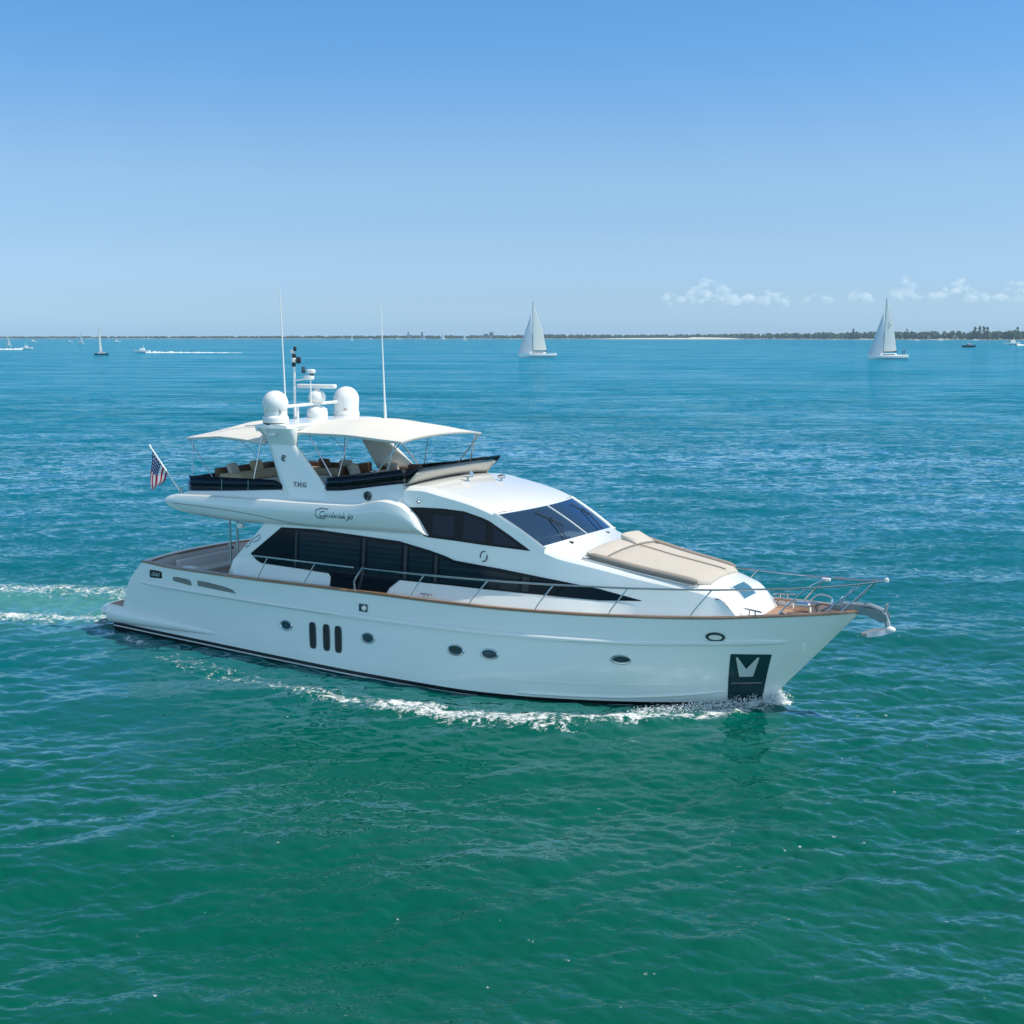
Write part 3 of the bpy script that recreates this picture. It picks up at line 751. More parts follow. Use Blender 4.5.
ring_decal('emblem', (14.10, yy, 3.62), (1, 0, 0), (0, .1, 1), .14, .016, M['letter'], cab, 70, 200)
ring_decal('emblem', (14.10, yy, 3.62), (1, 0, 0), (0, .1, 1), .14, .016, M['letter'], cab, 250, 380)
# faint swirl emblem on the aft pillar
bm = bmesh.new()
tube(bm, [Vector((x, -(wall_y(x, z) + .012), z)) for x, z in ((5.72, 3.28), (5.82, 3.42), (5.98, 3.52), (6.12, 3.60), (6.16, 3.52), (6.05, 3.42), (5.92, 3.36), (5.84, 3.36))], .012, 5)
tube(bm, [Vector((x, -(wall_y(x, z) + .012), z)) for x, z in ((5.58, 3.16), (5.66, 3.24), (5.74, 3.22))], .016, 5)
link('pillar_emblem', bm, mat('pale_blue_emblem', (.12, .26, .36), .4), cab)

# ---------------- flybridge deck with its side wings
FT = [(2.1, 4.44), (2.35, 4.52), (2.8, 4.60), (4, 4.65), (8, 4.70), (9.76, 4.74), (10.4, 4.86), (10.83, 4.93), (11.35, 4.86), (11.85, 4.56), (12.12, 4.26), (12.3, 4.06)]
FB = [(2.1, 4.22), (2.9, 4.06), (3.86, 3.99), (5.5, 3.93), (7.86, 3.97), (10.78, 4.02), (12.0, 4.03), (12.3, 4.04)]
FWD = [(2.1, 2.3), (2.2, 2.46), (2.45, 2.58), (3.0, 2.64), (6, 2.68), (11, 2.68), (11.9, 2.62), (12.3, 2.48)]
bm = bmesh.new(); rows = []
xs_f = [2.1, 2.14, 2.2, 2.3, 2.4, 2.5, 2.6, 2.8, 3, 3.2, 3.5] + frange(4, 10.2, 26) + frange(10.3, 12.3, 26)
for x in xs_f:
    t, b, w = tab(x, FT), tab(x, FB), tab(x, FWD); h = t - b
    half = [(w - .42, t + .05), (w - .18, t + .035), (w - .08, t + .0), (w - .015, t - .22 * h), (w, t - .36 * h), (w - .03, t - .55 * h), (w - .09, t - .75 * h), (w - .16, t - .9 * h), (w - .3, b), (w - .7, b)]
    r = [Vector((x, -y, z)) for y, z in half] + [Vector((x, y, z)) for y, z in reversed(half)]
    rows.append(r)
V = grid(bm, rows, wrap=True)
for r, rev in ((V[0], 1), (V[-1], 0)): bm.faces.new(r)
clean(bm); fly = link('flybridge_deck', bm, M['gel'], Y, ang=38)
for s in (-1, 1):
    bm = bmesh.new(); pts = []
    for x in frange(2.7, 8.6, 30):
        t, b, w = tab(x, FT), tab(x, FB), tab(x, FWD)
        z = tab(x, [(2.7, 4.37), (4.2, 4.34), (6, 4.24), (7.4, 4.09), (8.6, 4.02)]); f = (t - z) / (t - b)
        yy = lin(f, [(0, w - .08), (.22, w - .015), (.36, w), (.55, w - .03), (.75, w - .09), (.9, w - .16), (1, w - .3)])
        pts.append((x, s * (yy + .0), z))
    tube(bm, pts, .016, 5); link('styling_groove', bm, M['grey'], fly)

# name lettering on the wing and initials on the arch leg (the photo shows them as a dark script and three capitals)
yy = -2.672
nm = decal_xy('Cambrisk Jo', .25, 'name_lettering', fly, M['letter'], (8.62, yy, 4.36), (1, 0, 0), (0, 0, 1), .006, .35)
bm = bmesh.new()
tube(bm, [(8.98, yy, 4.60), (8.72, yy, 4.61), (8.54, yy, 4.55), (8.50, yy, 4.42), (8.56, yy, 4.33), (8.85, yy, 4.31)], .014, 5)
link('name_flourish', bm, M['letter'], fly)

# coaming
CT = [(3.05, 4.74), (5, 4.86), (6.9, 5.0), (9.03, 5.1), (10.4, 5.3), (11.3, 5.43)]
def coam_y(x, z): return tab(x, [(3.0, 2.30), (3.4, 2.36), (6, 2.38), (11.3, 2.34)]) - .10 * (z - 4.7) * 1.2
bm = bmesh.new()
for s in (-1, 1):
    rows = []
    for x in frange(3.05, 11.35, 60):
        t = tab(x, CT)
        rows.append([Vector((x, s * (coam_y(x, z) - i), z)) for z, i in ((4.55, 0), (t - .03, 0), (t, .03), (t, .12), (4.6, .14))])
    grid(bm, rows)
rows = []
for y in frange(-2.3, 2.3, 20): rows.append([Vector((3.05 - .1 * (1 - (y / 2.3) ** 2) + d, y, z)) for z, d in ((4.5, 0), (4.74, 0), (4.76, .05), (4.6, .16))])
grid(bm, rows)
clean(bm); link('flybridge_coaming', bm, M['gel'], Y, ang=45)
bm = bmesh.new(); box(bm, (7.2, 0, 4.765), (8.2, 4.5, .02)); link('flybridge_floor', bm, M['teak'], Y, smooth=False)

# smoked glass round the flybridge
def gl_strip(name, x0, x1, top, out=0., s=-1, n=24):
    bm = bmesh.new(); rows = []
    for x in frange(x0, x1, n):
        b = tab(x, CT) - .01; t = lin(x, top)
        rows.append([Vector((x, s * (coam_y(x, b) - .05 + out * (z - b)), z)) for z in frange(b, t, 3)])
    grid(bm, rows); clean(bm); return link(name, bm, M['smoke'], Y, solid=.012)
for s in (-1, 1):
    g = gl_strip('flybridge_glass', 3.08, 7.1, [(3.08, 5.22), (6.6, 5.29), (6.85, 5.24), (7.1, 5.02)], .05, s)
    for x in (4.55, 5.62):
        bm = bmesh.new(); b = tab(x, CT); tube(bm, [(x, s * (coam_y(x, b) - .03), b - .02), (x + .02, s * (coam_y(x, b) - .02), 5.2)], .014, 6); link('glass_post', bm, M['steel'], g)
    g2 = gl_strip('flybridge_glass', 8.55, 11.34, [(8.55, 5.12), (8.62, 5.45), (10, 5.62), (11.34, 5.84)], .12, s)
    bm = bmesh.new(); tube(bm, [(x, s * (coam_y(x, tab(x, CT)) - .05 + .12 * (z - tab(x, CT))), z + .005) for x, z in ((8.62, 5.45), (10, 5.62), (11.34, 5.84))], .016, 6); link('glass_trim', bm, M['darksteel'], g2)
# aft return of the glass
bm = bmesh.new(); grid(bm, [[Vector((3.08 - .1 * (1 - (y / 2.25) ** 2) - .0, y, z)) for z in (4.74, 4.96, 5.18)] for y in frange(-2.26, 2.26, 12)]); clean(bm)
link('aft_glass', bm, M['smoke'], Y, solid=.012)
# forward face: beige padded dash front with a dark screen strip above, flared forward
def fwd(yf, t, off=0.):
    y = yf * 2.14; bow_ = .10 * (1 - yf * yf)
    a = Vector((11.36 + bow_, y, 5.37 + .11 * (1 - yf * yf))); b = Vector((11.82 + bow_, y * 1.02, 5.90))
    return a.lerp(b, t) + Vector((.6, 0, -.6)) * off
bm = bmesh.new(); grid(bm, [[fwd(yf, t, .0) for t in (.07, .3, .55, .74)] for yf in frange(-1, 1, 20)]); clean(bm)
link('dash_front', bm, M['cush'], Y, solid=.06)
bm = bmesh.new(); grid(bm, [[fwd(yf, t) for t in (.74, 1.0)] for yf in frange(-1, 1, 20)])
clean(bm); link('flybridge_windscreen', bm, M['smoke'], Y, solid=.012)
for s in (-1, 1):
    bm = bmesh.new()
    rows = []
    for x, b, t in ((11.3, 5.43, 5.83), (11.45, 5.46, 5.86), (11.84, 5.84, 5.92)):
        rows.append([Vector((x, s * (2.17 + .03 * (x - 11.3)), z)) for z in (b, (b + t) / 2, t)])
    grid(bm, rows); clean(bm); link('screen_return', bm, M['smoke'], Y, solid=.012)
bm = bmesh.new(); tube(bm, [fwd(yf, .0, .02) for yf in frange(-1, 1, 20)], .03, 6); link('screen_gasket', bm, M['rubber'], Y)

# flybridge furniture
def cushion_seat(name, c, s, back=None, m='tan', m2='brown'):
    bm = bmesh.new(); box(bm, (c[0], c[1], c[2] - .28), (s[0], s[1], .34), bev=.03)
    o = link(name, bm, M['gel2'], Y)
    bm = bmesh.new(); box(bm, (c[0], c[1], c[2]), (s[0] * .98, s[1] * .98, .2), bev=.07); link('seat_cushion', bm, M[m], o)
    if back:
        bm = bmesh.new(); box(bm, back[0], back[1], bev=.07); link('back_cushion', bm, M[m2], o)
    return o
cushion_seat('lounge_sofa', (4.0, .3, 5.12), (1.0, 3.4, .2), ((3.45, .3, 5.22), (.2, 3.4, .36)), 'tan', 'brown')
cushion_seat('lounge_sofa', (5.6, 1.8, 5.12), (2.6, .7, .2), ((5.6, 2.12, 5.22), (2.6, .18, .34)), 'tan', 'brown')
cushion_seat('dinette_sofa', (8.5, 1.75, 5.12), (2.4, .7, .2), ((8.5, 2.1, 5.2), (2.4, .18, .36)), 'tan', 'brown')
cushion_seat('dinette_sofa', (7.3, 1.2, 5.12), (.6, 1.6, .2), ((7.0, 1.2, 5.28), (.18, 1.6, .42)), 'brown', 'brown')
cushion_seat('helm_bench', (9.6, -.9, 5.15), (.65, 1.4, .2), ((9.3, -.9, 5.34), (.18, 1.4, .36)), 'cush', 'cush')
for x_, y_, rz_, m_ in ((3.7, -.9, 10, 'cush'), (3.72, .2, -8, 'tan'), (3.7, 1.4, 5, 'cush'), (5.2, 1.9, 80, 'brown'), (6.1, 1.9, 95, 'cush'), (8.0, 1.85, 85, 'cush'), (8.9, 1.85, 92, 'brown'), (7.25, .8, 4, 'cush')):
    bm = bmesh.new(); box(bm, (0, 0, 0), (.16, .48, .38), rot=Matrix.Rotation(R(rz_), 3, 'Z') @ Matrix.Rotation(R(-22), 3, 'Y'), bev=.07)
    pl_ = link('throw_pillow', bm, M[m_], Y); pl_.location = (x_, y_, 5.34)
bm = bmesh.new(); lathe(bm, [(.08, 4.78), (.08, 5.3), (.55, 5.32), (.55, 5.36), (0.01, 5.36)], (8.5, .9, 0)); link('flybridge_table', bm, M['teakcap'], Y)
bm = bmesh.new(); box(bm, (10.85, -.8, 5.26), (.5, 1.5, .86), bev=.08); box(bm, (10.9, .6, 5.24), (.6, 1.6, .8), bev=.08)
hc = link('helm_console', bm, M['cush'], Y)
bm = bmesh.new(); tube(bm, [Vector((10.42, -.9 + .2 * math.cos(a), 5.42 + .2 * math.sin(a))) for a in frange(0, 2 * math.pi, 25)], .02, 6); tube(bm, [(10.42, -1.1, 5.42), (10.42, -.7, 5.42)], .015, 6); tube(bm, [(10.42, -.9, 5.42), (10.65, -.9, 5.4)], .03, 6)
link('steering_wheel', bm, M['rubber'], hc)

# ---------------- radar arch
def arch_leg(s):
    bm = bmesh.new(); rows = []
    for t in frange(0, 1, 16):
        z = 4.78 + (6.66 - 4.78) * t
        k_ = .42 if s > 0 else 0; xa = lin(t, [(0, 7.02), (1, 6.12)]) + k_ * (1 - .5 * t); xf = lin(t, [(0, 8.98), (.12, 8.72), (.9, 7.22), (1, 7.12)]) + k_ * (1 - .5 * t)
        y = 2.27 - .24 * t; th = .11 - .02 * t
        ring = []
        for k in range(20):
            a = 2 * math.pi * k / 20; cx, cy = math.cos(a), math.sin(a)
            ex = math.copysign(abs(cx) ** .45, cx); ey = math.copysign(abs(cy) ** .8, cy)
            ring.append(Vector(((xa + xf) / 2 + ex * (xf - xa) / 2, s * (y + ey * th), z)))
        rows.append(ring)
    V = grid(bm, rows, wrap=True); bm.faces.new(V[0]); bm.faces.new(V[-1])
    clean(bm); return link('arch_leg', bm, M['gel'], Y, ang=50)
legs = [arch_leg(s) for s in (-1, 1)]
bm = bmesh.new(); rows = []
for yf in frange(-1, 1, 40):
    y = 2.36 * yf; e = max(0, (abs(yf) - .72) / .28); cz = 6.87 + .09 * (1 - yf * yf)
    xa, xf = 5.98 + .0 * e, 7.45 - .20 * e
    h = .10 + .06 * e * (1 - e * .3)
    rows.append([Vector((x, y, z)) for x, z in ((xa + .06, cz - h), (xa, cz), (xa + .04, cz + .05), (xa + .3, cz + .075), ((xa + xf) / 2, cz + .085), (xf - .3, cz + .075), (xf - .04, cz + .05), (xf, cz), (xf - .06, cz - h), ((xa + xf) / 2, cz - h - .04))])
V = grid(bm, rows, wrap=True); bm.faces.new(V[0]); bm.faces.new(V[-1]); clean(bm)
archtop = link('arch_top', bm, M['gel'], Y, ang=45)
for s, l_ in zip((-1, 1), legs):   # flared head where each leg meets the arch
    bm = bmesh.new(); rows = []
    for t in frange(0, 1, 8):
        z = 6.34 + .50 * t; g_ = t ** 1.25
        xa, xf = 6.27 - .30 * g_, 7.36 + .02 * g_; y = 2.06 + .10 * g_; th = .11 + .22 * g_
        rows.append([Vector(((xa + xf) / 2 + (xf - xa) / 2 * math.copysign(abs(math.cos(a)) ** .5, math.cos(a)), s * (y + th * math.copysign(abs(math.sin(a)) ** .7, math.sin(a))), z)) for a in [2 * math.pi * k / 20 for k in range(20)]])
    V = grid(bm, rows, wrap=True); bm.faces.new(V[0]); bm.faces.new(V[-1]); clean(bm); link('leg_head', bm, M['gel'], l_, ang=50)
yl = -2.36
decal_xy('T.H.G', .2, 'leg_lettering', legs[0], M['letter'], (7.42, -2.352, 5.14), (1, 0, 0), (0, .12, 1), .006)
ring_decal('leg_emblem', (6.98, -2.25, 5.95), (1, 0, 0), (0, .12, 1), .085, .014, M['letter'], legs[0], 20, 330)
bm = bmesh.new(); tube(bm, [(6.95, -2.25, 5.92), (6.99, -2.24, 5.98)], .02, 6); link('leg_emblem', bm, M['letter'], legs[0])
# speaker under the pod
bm = bmesh.new(); box(bm, (6.72, -2.44, 6.66), (.26, .06, .1), bev=.02); link('floodlight', bm, M['white'], archtop)

# canvas tops
def canvas(name, x0, x1, zedge, crown, yw, droop, n=26, m=26):
    bm = bmesh.new(); rows = []
    for i, x in enumerate(frange(x0, x1, n)):
        t = (x - x0) / (x1 - x0); r = []
        for yf in frange(-1, 1, m):
            w = lin(x, yw); z = lin(x, zedge) + lin(x, crown) * (1 - abs(yf) ** 2.3)
            z -= droop * math.sin(math.pi * t) ** 2 * 0.5 * (abs(yf) ** 3) * -1
            r.append(Vector((x, yf * w, z)))
        rows.append(r)
    V = grid(bm, rows)
    for row in ([v.co for v in V[0]], [v.co for v in V[-1]], [r[0].co for r in V], [r[-1].co for r in V]):
        grid(bm, [[p.copy() for p in row], [p + Vector((0, 0, -.07)) for p in row]])
    clean(bm); return link(name, bm, M['canvas'], Y, ang=45, solid=.012)
bim = canvas('bimini_top', 7.28, 11.2, [(7.28, 6.72), (9.2, 6.70), (11.2, 6.60)], [(7.28, .28), (8.9, .36), (10.4, .26), (11.2, .12)], [(7.28, 2.0), (9, 2.08), (11.2, 2.12)], .04)
awn = canvas('aft_awning', 2.78, 6.1, [(2.78, 6.38), (4.2, 6.46), (5.2, 6.42), (6.1, 6.36)], [(2.78, .10), (4.2, .40), (6.1, .52)], [(2.78, 1.98), (5, 2.04), (6.1, 2.06)], .04)
def pole(a, b, par, r=.02, nm='frame_pole'):
    bm = bmesh.new(); tube(bm, [a, b], r, 8); return link(nm, bm, M['steel'], par)
for s in (-1, 1):
    pole((11.15, s * 2.1, 6.56), (10.3, s * 2.2, 5.62), bim); pole((11.0, s * 2.1, 6.58), (10.75, s * 2.2, 5.68), bim)
    pole((7.75, s * 2.0, 6.66), (8.75, s * 2.2, 5.5), bim, .02); pole((9.3, s * 2.06, 6.66), (9.0, s * 2.2, 5.5), bim, .014)
    pole((2.84, s * 1.95, 6.36), (4.05, s * 2.2, 5.22), awn, .016); pole((3.05, s * 1.98, 6.36), (3.2, s * 2.2, 5.15), awn, .016)
    pole((5.95, s * 2.02, 6.5), (5.75, s * 2.22, 5.18), awn, .018)
    bm = bmesh.new(); tube(bm, curve_pts([(5.0, s * 2.0, 6.40), (5.5, s * 2.05, 6.15), (5.85, s * 2.1, 5.85)]), .01, 6); link('bent_strut', bm, M['steel'], awn)

# ---------------- instruments on the arch
def dome(name, c, r, h, par):
    prof = [(r * .78, 0), (r * .98, .02), (r, .10), (r * .99, .16), (r * .93, .18), (r * .93, .24), (r * .98, h - r * .98)]
    for a in frange(8, 90, 12): prof.append((max(.004, r * .98 * math.cos(R(a)) * (1.0)), h - r * .98 + r * .98 * math.sin(R(a))))
    bm = bmesh.new(); lathe(bm, prof, c, 32); return link(name, bm, M['white'], par, ang=50)
d1 = bmesh.new()
r = .39
prof = [(.35, 0), (.385, .02), (.39, .1), (.39, .16), (.37, .2), (.33, .22), (.335, .3), (.345, .36)]
for a in frange(-38, 90, 15): prof.append((max(.004, r * math.cos(R(a))), .58 + r * 1.0 * math.sin(R(a))))
lathe(d1, prof, (6.5, -2.0, 6.97), 32)
dm = link('satellite_dome', d1, M['white'], Y, ang=50)
bm = bmesh.new(); lathe(bm, [(.34, 0), (.37, .02), (.375, .06), (.36, .1), (.3, .11)], (6.5, -2.0, 6.91), 32); link('dome_base', bm, M['rubber'], dm)
for p_, z_ in (((6.5 - .34, -2.1), 7.24), ((6.5 + .32, -2.14), 7.33)):
    bm = bmesh.new(); box(bm, (p_[0], p_[1], z_), (.04, .06, .12), bev=.01); link('dome_latch', bm, M['grey'], dm)
dm2 = dome('satellite_dome', (6.6, 1.3, 6.98), .42, .98, Y)
bm = bmesh.new(); box(bm, (6.85, .92, 7.25), (.1, .02, .05)); link('dome_label', bm, mat('faded_label', (.5, .32, .26), .6), dm2)
bm = bmesh.new()
lathe(bm, [(.30, 0), (.32, .04), (.33, .16), (.31, .32), (.22, .38), (.10, .42), (.10, .50), (.16, .52), (.24, .56), (.27, .64), (.27, .74), (.22, .84), (.10, .90), (.07, 1.0), (.004, 1.0)], (6.42, .05, 6.97), 28)
rad = link('radar_pedestal', bm, M['white'], Y, ang=50)
bm = bmesh.new(); box(bm, (6.42, .05, 8.0), (1.32, .22, .13), rot=Matrix.Rotation(R(12), 3, 'Z'), bev=.05); link('radar_scanner', bm, M['white'], rad)
bm = bmesh.new(); tube(bm, [(6.32, -1.6, 7.42), (6.45, .1, 7.46), (6.55, .95, 7.48)], .05, 8); tube(bm, [(6.3, -.75, 6.95), (6.3, -.75, 7.42)], .04, 8)
link('cross_bar', bm, M['white'], Y)
bm = bmesh.new(); tube(bm, [(6.08, -.62, 6.95), (6.10, -.62, 9.0)], [.045, .03], 8); tube(bm, [(6.55, -.4, 7.42), (6.55, -.4, 8.25)], .02, 6); tube(bm, [(6.1, -.6, 8.2), (6.5, -.45, 8.25)], .025, 6)
mast = link('light_mast', bm, M['white'], Y)
for (p, rr, h, m_) in (((6.08, -.62, 8.62), .06, .13, 'black'), ((6.08, -.62, 8.76), .075, .13, 'white'), ((6.10, -.62, 8.90), .06, .12, 'black'), ((6.04, -.62, 9.02), .07, .12, 'white'), ((6.24, -.58, 8.72), .075, .2, 'black'), ((6.14, -.62, 9.1), .05, .14, 'black'), ((6.58, -.4, 8.42), .14, .12, 'white'), ((6.50, -.42, 8.22), .17, .14, 'white'), ((6.36, -.5, 8.42), .06, .2, 'darksteel'), ((6.6, -.4, 8.32), .06, .12, 'darksteel')):
    bm = bmesh.new(); lathe(bm, [(rr * .9, 0), (rr, h * .15), (rr, h * .8), (rr * .7, h)], p, 14); link('navigation_light', bm, M[m_], mast)
for nm, a, b in (('whip_antenna', (5.97, -.9, 6.95), (5.82, -.9, 11.05)), ('whip_antenna', (8.22, 1.2, 6.98), (8.09, 1.2, 10.55))):
    bm = bmesh.new(); A, B = Vector(a), Vector(b)
    ln_ = nm == 'whip_antenna'
    k = .6 if b[2] < 9 else 1
    tube(bm, [A, A.lerp(B, .12), A.lerp(B, .14), A.lerp(B, .55), B], [.045 * k, .04 * k, .028 * k, .022 * k, .012 * k], 8); link(nm, bm, M['white'], Y)

# ---------------- roof lights, camera, horn
for (x, y, z, k) in ((12.35, -.45, 5.40, 1), (12.75, .75, 5.30, .8)):
    bm = bmesh.new(); lathe(bm, [(.12 * k, 0), (.10 * k, .03), (.035 * k, .05), (.035 * k, .2 * k)], (x, y, z - .06), 14)
    o = link('search_light', bm, M['steel'], Y)
    bm = bmesh.new(); tube(bm, [(x - .12 * k, y, z + .16 * k), (x + .14 * k, y, z + .2 * k)], [.06 * k, .10 * k], 12); link('lamp_head', bm, M['steel'], o)
bm = bmesh.new(); lathe(bm, [(.05, 0), (.05, .03), (.03, .06), (.004, .07)], (0, 0, 0), 16); o = link('side_light', bm, M['steel'], Y)
o.location = (11.9, -2.31, 4.96); o.rotation_euler = (R(96), 0, 0)
bm = bmesh.new(); lathe(bm, [(.14, 0), (.14, .03), (.09, .06), (.09, .02), (.004, .02)], (0, 0, 0), 18); o = link('hawse_vent', bm, M['darksteel'], Y)
o.location = (10.15, -2.31, 5.02); o.rotation_euler = (R(96), 0, 0)

# ---------------- sun pad
def pad_pt(u, v, lift=0.):
    x = 16.85 + (20.12 - 16.85) * u; hw = 1.62 + (1.22 - 1.62) * u
    if u > .9: hw -= .28 * ((u - .9) / .1) ** 2
    w = wall_y(x, zt(x)); y = v * hw
    return Vector((x, y, zt(x) + .13 * (1 - (y / w) ** 2) + .03 + lift))
def pad(bm, u0, u1, v0, v1, th, puff=.03, nu=14, nv=14, lift0=0., lift1=0.):
    rows = []
    for i, u in enumerate(frange(u0, u1, nu)):
        lf = lift0 + (lift1 - lift0) * i / (nu - 1)
        r = [pad_pt(u, v0, 0)]
        for v in frange(v0, v1, nv):
            a = (u - u0) / (u1 - u0); b = (v - v0) / (v1 - v0)
            e = min(1, min(a, 1 - a) / .06 + .12, min(b, 1 - b) / .05 + .12) ** .5
            r.append(pad_pt(u, v, th * (.45 + .55 * e) + puff * math.sin(math.pi * a) * math.sin(math.pi * b) + lf))
        r.append(pad_pt(u, v1, 0)); rows.append(r)
    grid(bm, rows)
    for row in (rows[0], rows[-1]): grid(bm, [row, [Vector((p.x, p.y, p.z - .16)) for p in row]])
bm = bmesh.new()
pad(bm, .17, 1, -1, .27, .10); pad(bm, .17, 1, .28, 1, .10)
clean(bm); sp = link('sun_pad', bm, M['cush'], Y, ang=60)
bm = bmesh.new(); pad(bm, 0, .165, -1, .27, .11, lift0=.03); pad(bm, 0, .165, .28, 1, .15, lift0=.14)
clean(bm); link('head_cushion', bm, M['cush'], sp, ang=60)
for s in (-1, 1):
    bm = bmesh.new(); tube(bm, [pad_pt(u, s * 1.06, .08) for u in frange(.03, .93, 20)], [.05] + [.095] * 18 + [.06], 10); link('side_bolster', bm, M['cush2'], sp)
    bm = bmesh.new(); tube(bm, [pad_pt(u, s * 1.15, .02) for u in frange(.0, .95, 20)], .022, 6); link('grab_rail', bm, M['steel'], sp)
bm = bmesh.new(); tube(bm, [pad_pt(u, .275, .115) for u in frange(.17, .97, 20)], .018, 6); tube(bm, [pad_pt(.167, v, .12) for v in frange(-1, 1, 20)], .018, 6); link('pad_seam', bm, M['cush2'], sp)
# skylight hatch in the nose
def nose_pt(x, y, off=.012):
    z = zt(x - .04 * (1 - (y / 1.4) ** 2)); return Vector((x, y, z + .13 * max(0, (21.2 - x) / 1.2) * (1 - (y / 1.4) ** 2))) + Vector((.6, 0, .8)) * off
bm = bmesh.new(); grid(bm, [[nose_pt(x, y, .035) for x in frange(20.48, 20.86, 8)] for y in frange(-.55, .35, 8)]); clean(bm)
sk = link('skylight', bm, mat('skylight_glass', (.05, .16, .24), .05, spec=.8), trunk)
bm = bmesh.new(); tube(bm, [nose_pt(20.48, y, .03) for y in frange(-.55, .35, 8)] + [nose_pt(x, .35, .03) for x in frange(20.5, 20.86, 6)] + [nose_pt(20.86, y, .03) for y in frange(.33, -.55, 8)] + [nose_pt(x, -.55, .03) for x in frange(20.84, 20.48, 6)], .022, 6); link('skylight_frame', bm, M['gel'], sk)

# ---------------- rails
RZ = [(6.46, 3.06), (10.18, 3.06), (12.5, 3.07), (16, 3.11), (18.3, 3.14), (20.4, 3.20), (22.6, 3.34), (23.6, 3.44), (24.35, 3.56)]
def rail_y(x): 
    return lin(x, [(6, 3.0), (10, 3.08), (13, 3.02), (15, 2.9), (16.4, 2.68), (18.4, 2.22), (20.4, 1.64), (21.6, 1.22), (22.6, .86), (23.4, .5), (24.0, .25), (24.35, .06)])
for s in (-1, 1):
    bm = bmesh.new(); tube(bm, [(x, s * rail_y(x), tab(x, RZ)) for x in frange(6.4, 10.2, 14)], .024, 8); r1 = link('side_rail', bm, M['steel'], Y)
    bm = bmesh.new(); tube(bm, [(10.24, s * 3.1, zsh(10.24)), (10.22, s * 3.1, 2.68), (10.5, s * 3.09, 3.08)] + [(x, s * rail_y(x), tab(x, RZ)) for x in frange(10.7, 24.3, 60)], .024, 8); r2 = link('side_rail', bm, M['steel'], Y)
    for xt, xb in ((6.95, 6.55), (8.79, 8.35)):
        bm = bmesh.new(); tube(bm, [(xt, s * rail_y(xt), tab(xt, RZ)), (xb, s * (hb(xb, zsh(xb)) - .09), zsh(xb) + .02)], .018, 8); link('stanchion', bm, M['steel'], r1)
    for xt, xb in ((12.58, 12.15), (14.57, 14.01), (16.43, 15.91), (18.36, 17.86), (20.42, 19.88), (22.61, 21.97)):
        bm = bmesh.new()
        A = Vector((xt, s * rail_y(xt), tab(xt, RZ))); B = Vector((xb, s * (hb(xb, zsh(xb)) - .08), zsh(xb) + .02))
        tube(bm, curve_pts([A, A.lerp(B, .75) + Vector((-.03, 0, 0)), B + Vector((0, 0, .0))], 5), .018, 8); link('stanchion', bm, M['steel'], r2)
    for xt, xb in ((23.75, 23.0), (24.1, 23.35)):
        bm = bmesh.new(); tube(bm, [(xt, s * rail_y(xt), tab(xt, RZ)), (xb, s * min(.42, hb(xb, zsh(xb)) - .05), zsh(xb) + .02)], .018, 8); link('stanchion', bm, M['steel'], r2)
bm = bmesh.new(); lathe(bm, [(.05, -.04), (.06, 0), (.05, .05), (.01, .07)], (24.36, 0, 3.56), 12); link('rail_cap', bm, M['white'], Y)
bm = bmesh.new(); tube(bm, [(23.2, .62, 3.40), (22.9, .55, 3.42), (22.7, .2, 3.38), (22.62, -.3, 3.35), (22.62, -.86, 3.34)], .02, 8); link('cross_rail', bm, M['steel'], Y)
bm = bmesh.new(); box(bm, (22.75, .3, 3.38), (.22, .10, .08), bev=.03); link('bow_light', bm, M['white'], Y)

# anchor gear on the bow
bm = bmesh.new()
for yy in (-.13, .13):
    P_ = [(22.9, 2.72), (23.0, 2.84), (23.7, 2.86), (24.15, 2.82), (24.42, 2.72), (24.46, 2.58), (24.3, 2.52), (23.9, 2.66), (23.6, 2.66)]
    vs = [[bm.verts.new((x, yy + d, z)) for x, z in P_] for d in (-.02, .02)]
    bm.faces.new(vs[0]); bm.faces.new(vs[1][::-1])
    for i in range(len(P_)): j = (i + 1) % len(P_); bm.faces.new((vs[0][i], vs[0][j], vs[1][j], vs[1][i]))
box(bm, (23.45, 0, 2.80), (1.0, .24, .05)); tube(bm, [(24.33, -.13, 2.62), (24.33, .13, 2.62)], .09, 12)
clean(bm); ar = link('anchor_roller', bm, M['rollersteel'], Y, smooth=False)
bm = bmesh.new()
tube(bm, [(23.3, 0, 2.87), (24.0, 0, 2.89), (24.28, 0, 2.8), (24.42, 0, 2.5), (24.46, 0, 2.3)], [.05, .06, .075, .07, .06], 8)
for s in (-1, 1):
    rows = [[Vector((24.48, s * .02, 2.36)), Vector((24.48, s * .05, 2.24))], [Vector((24.3, s * .18, 2.32)), Vector((24.34, s * .2, 2.2))], [Vector((23.98, s * .30, 2.24)), Vector((24.02, s * .3, 2.14))], [Vector((23.75, s * .12, 2.16)), Vector((23.8, s * .1, 2.12))]]
    grid(bm, rows); grid(bm, [[rows[0][0], rows[1][0], rows[2][0], rows[3][0]], [Vector((24.4, 0, 2.30)), Vector((24.2, 0, 2.22)), Vector((24.0, 0, 2.14)), Vector((23.8, 0, 2.10))]])
    tube(bm, [(24.36, s * .05, 2.78), (24.40, s * .06, 2.98)], .03, 6)
clean(bm); an = link('anchor', bm, M['anchorsteel'], Y, ang=30)
bm = bmesh.new(); bmesh.ops.create_icosphere(bm, subdivisions=2, radius=.10, matrix=Matrix.Translation((24.5, -.02, 2.34)) @ Matrix.Diagonal((1.4, 1, .85, 1))); link('anchor_float', bm, M['white'], an)
bm = bmesh.new(); lathe(bm, [(.2, 0), (.2, .05), (.12, .08), (.11, .26), (.16, .30), (.16, .36), (.004, .4)], (22.55, .0, 2.45), 18); wl_ = link('windlass', bm, M['steel'], Y)
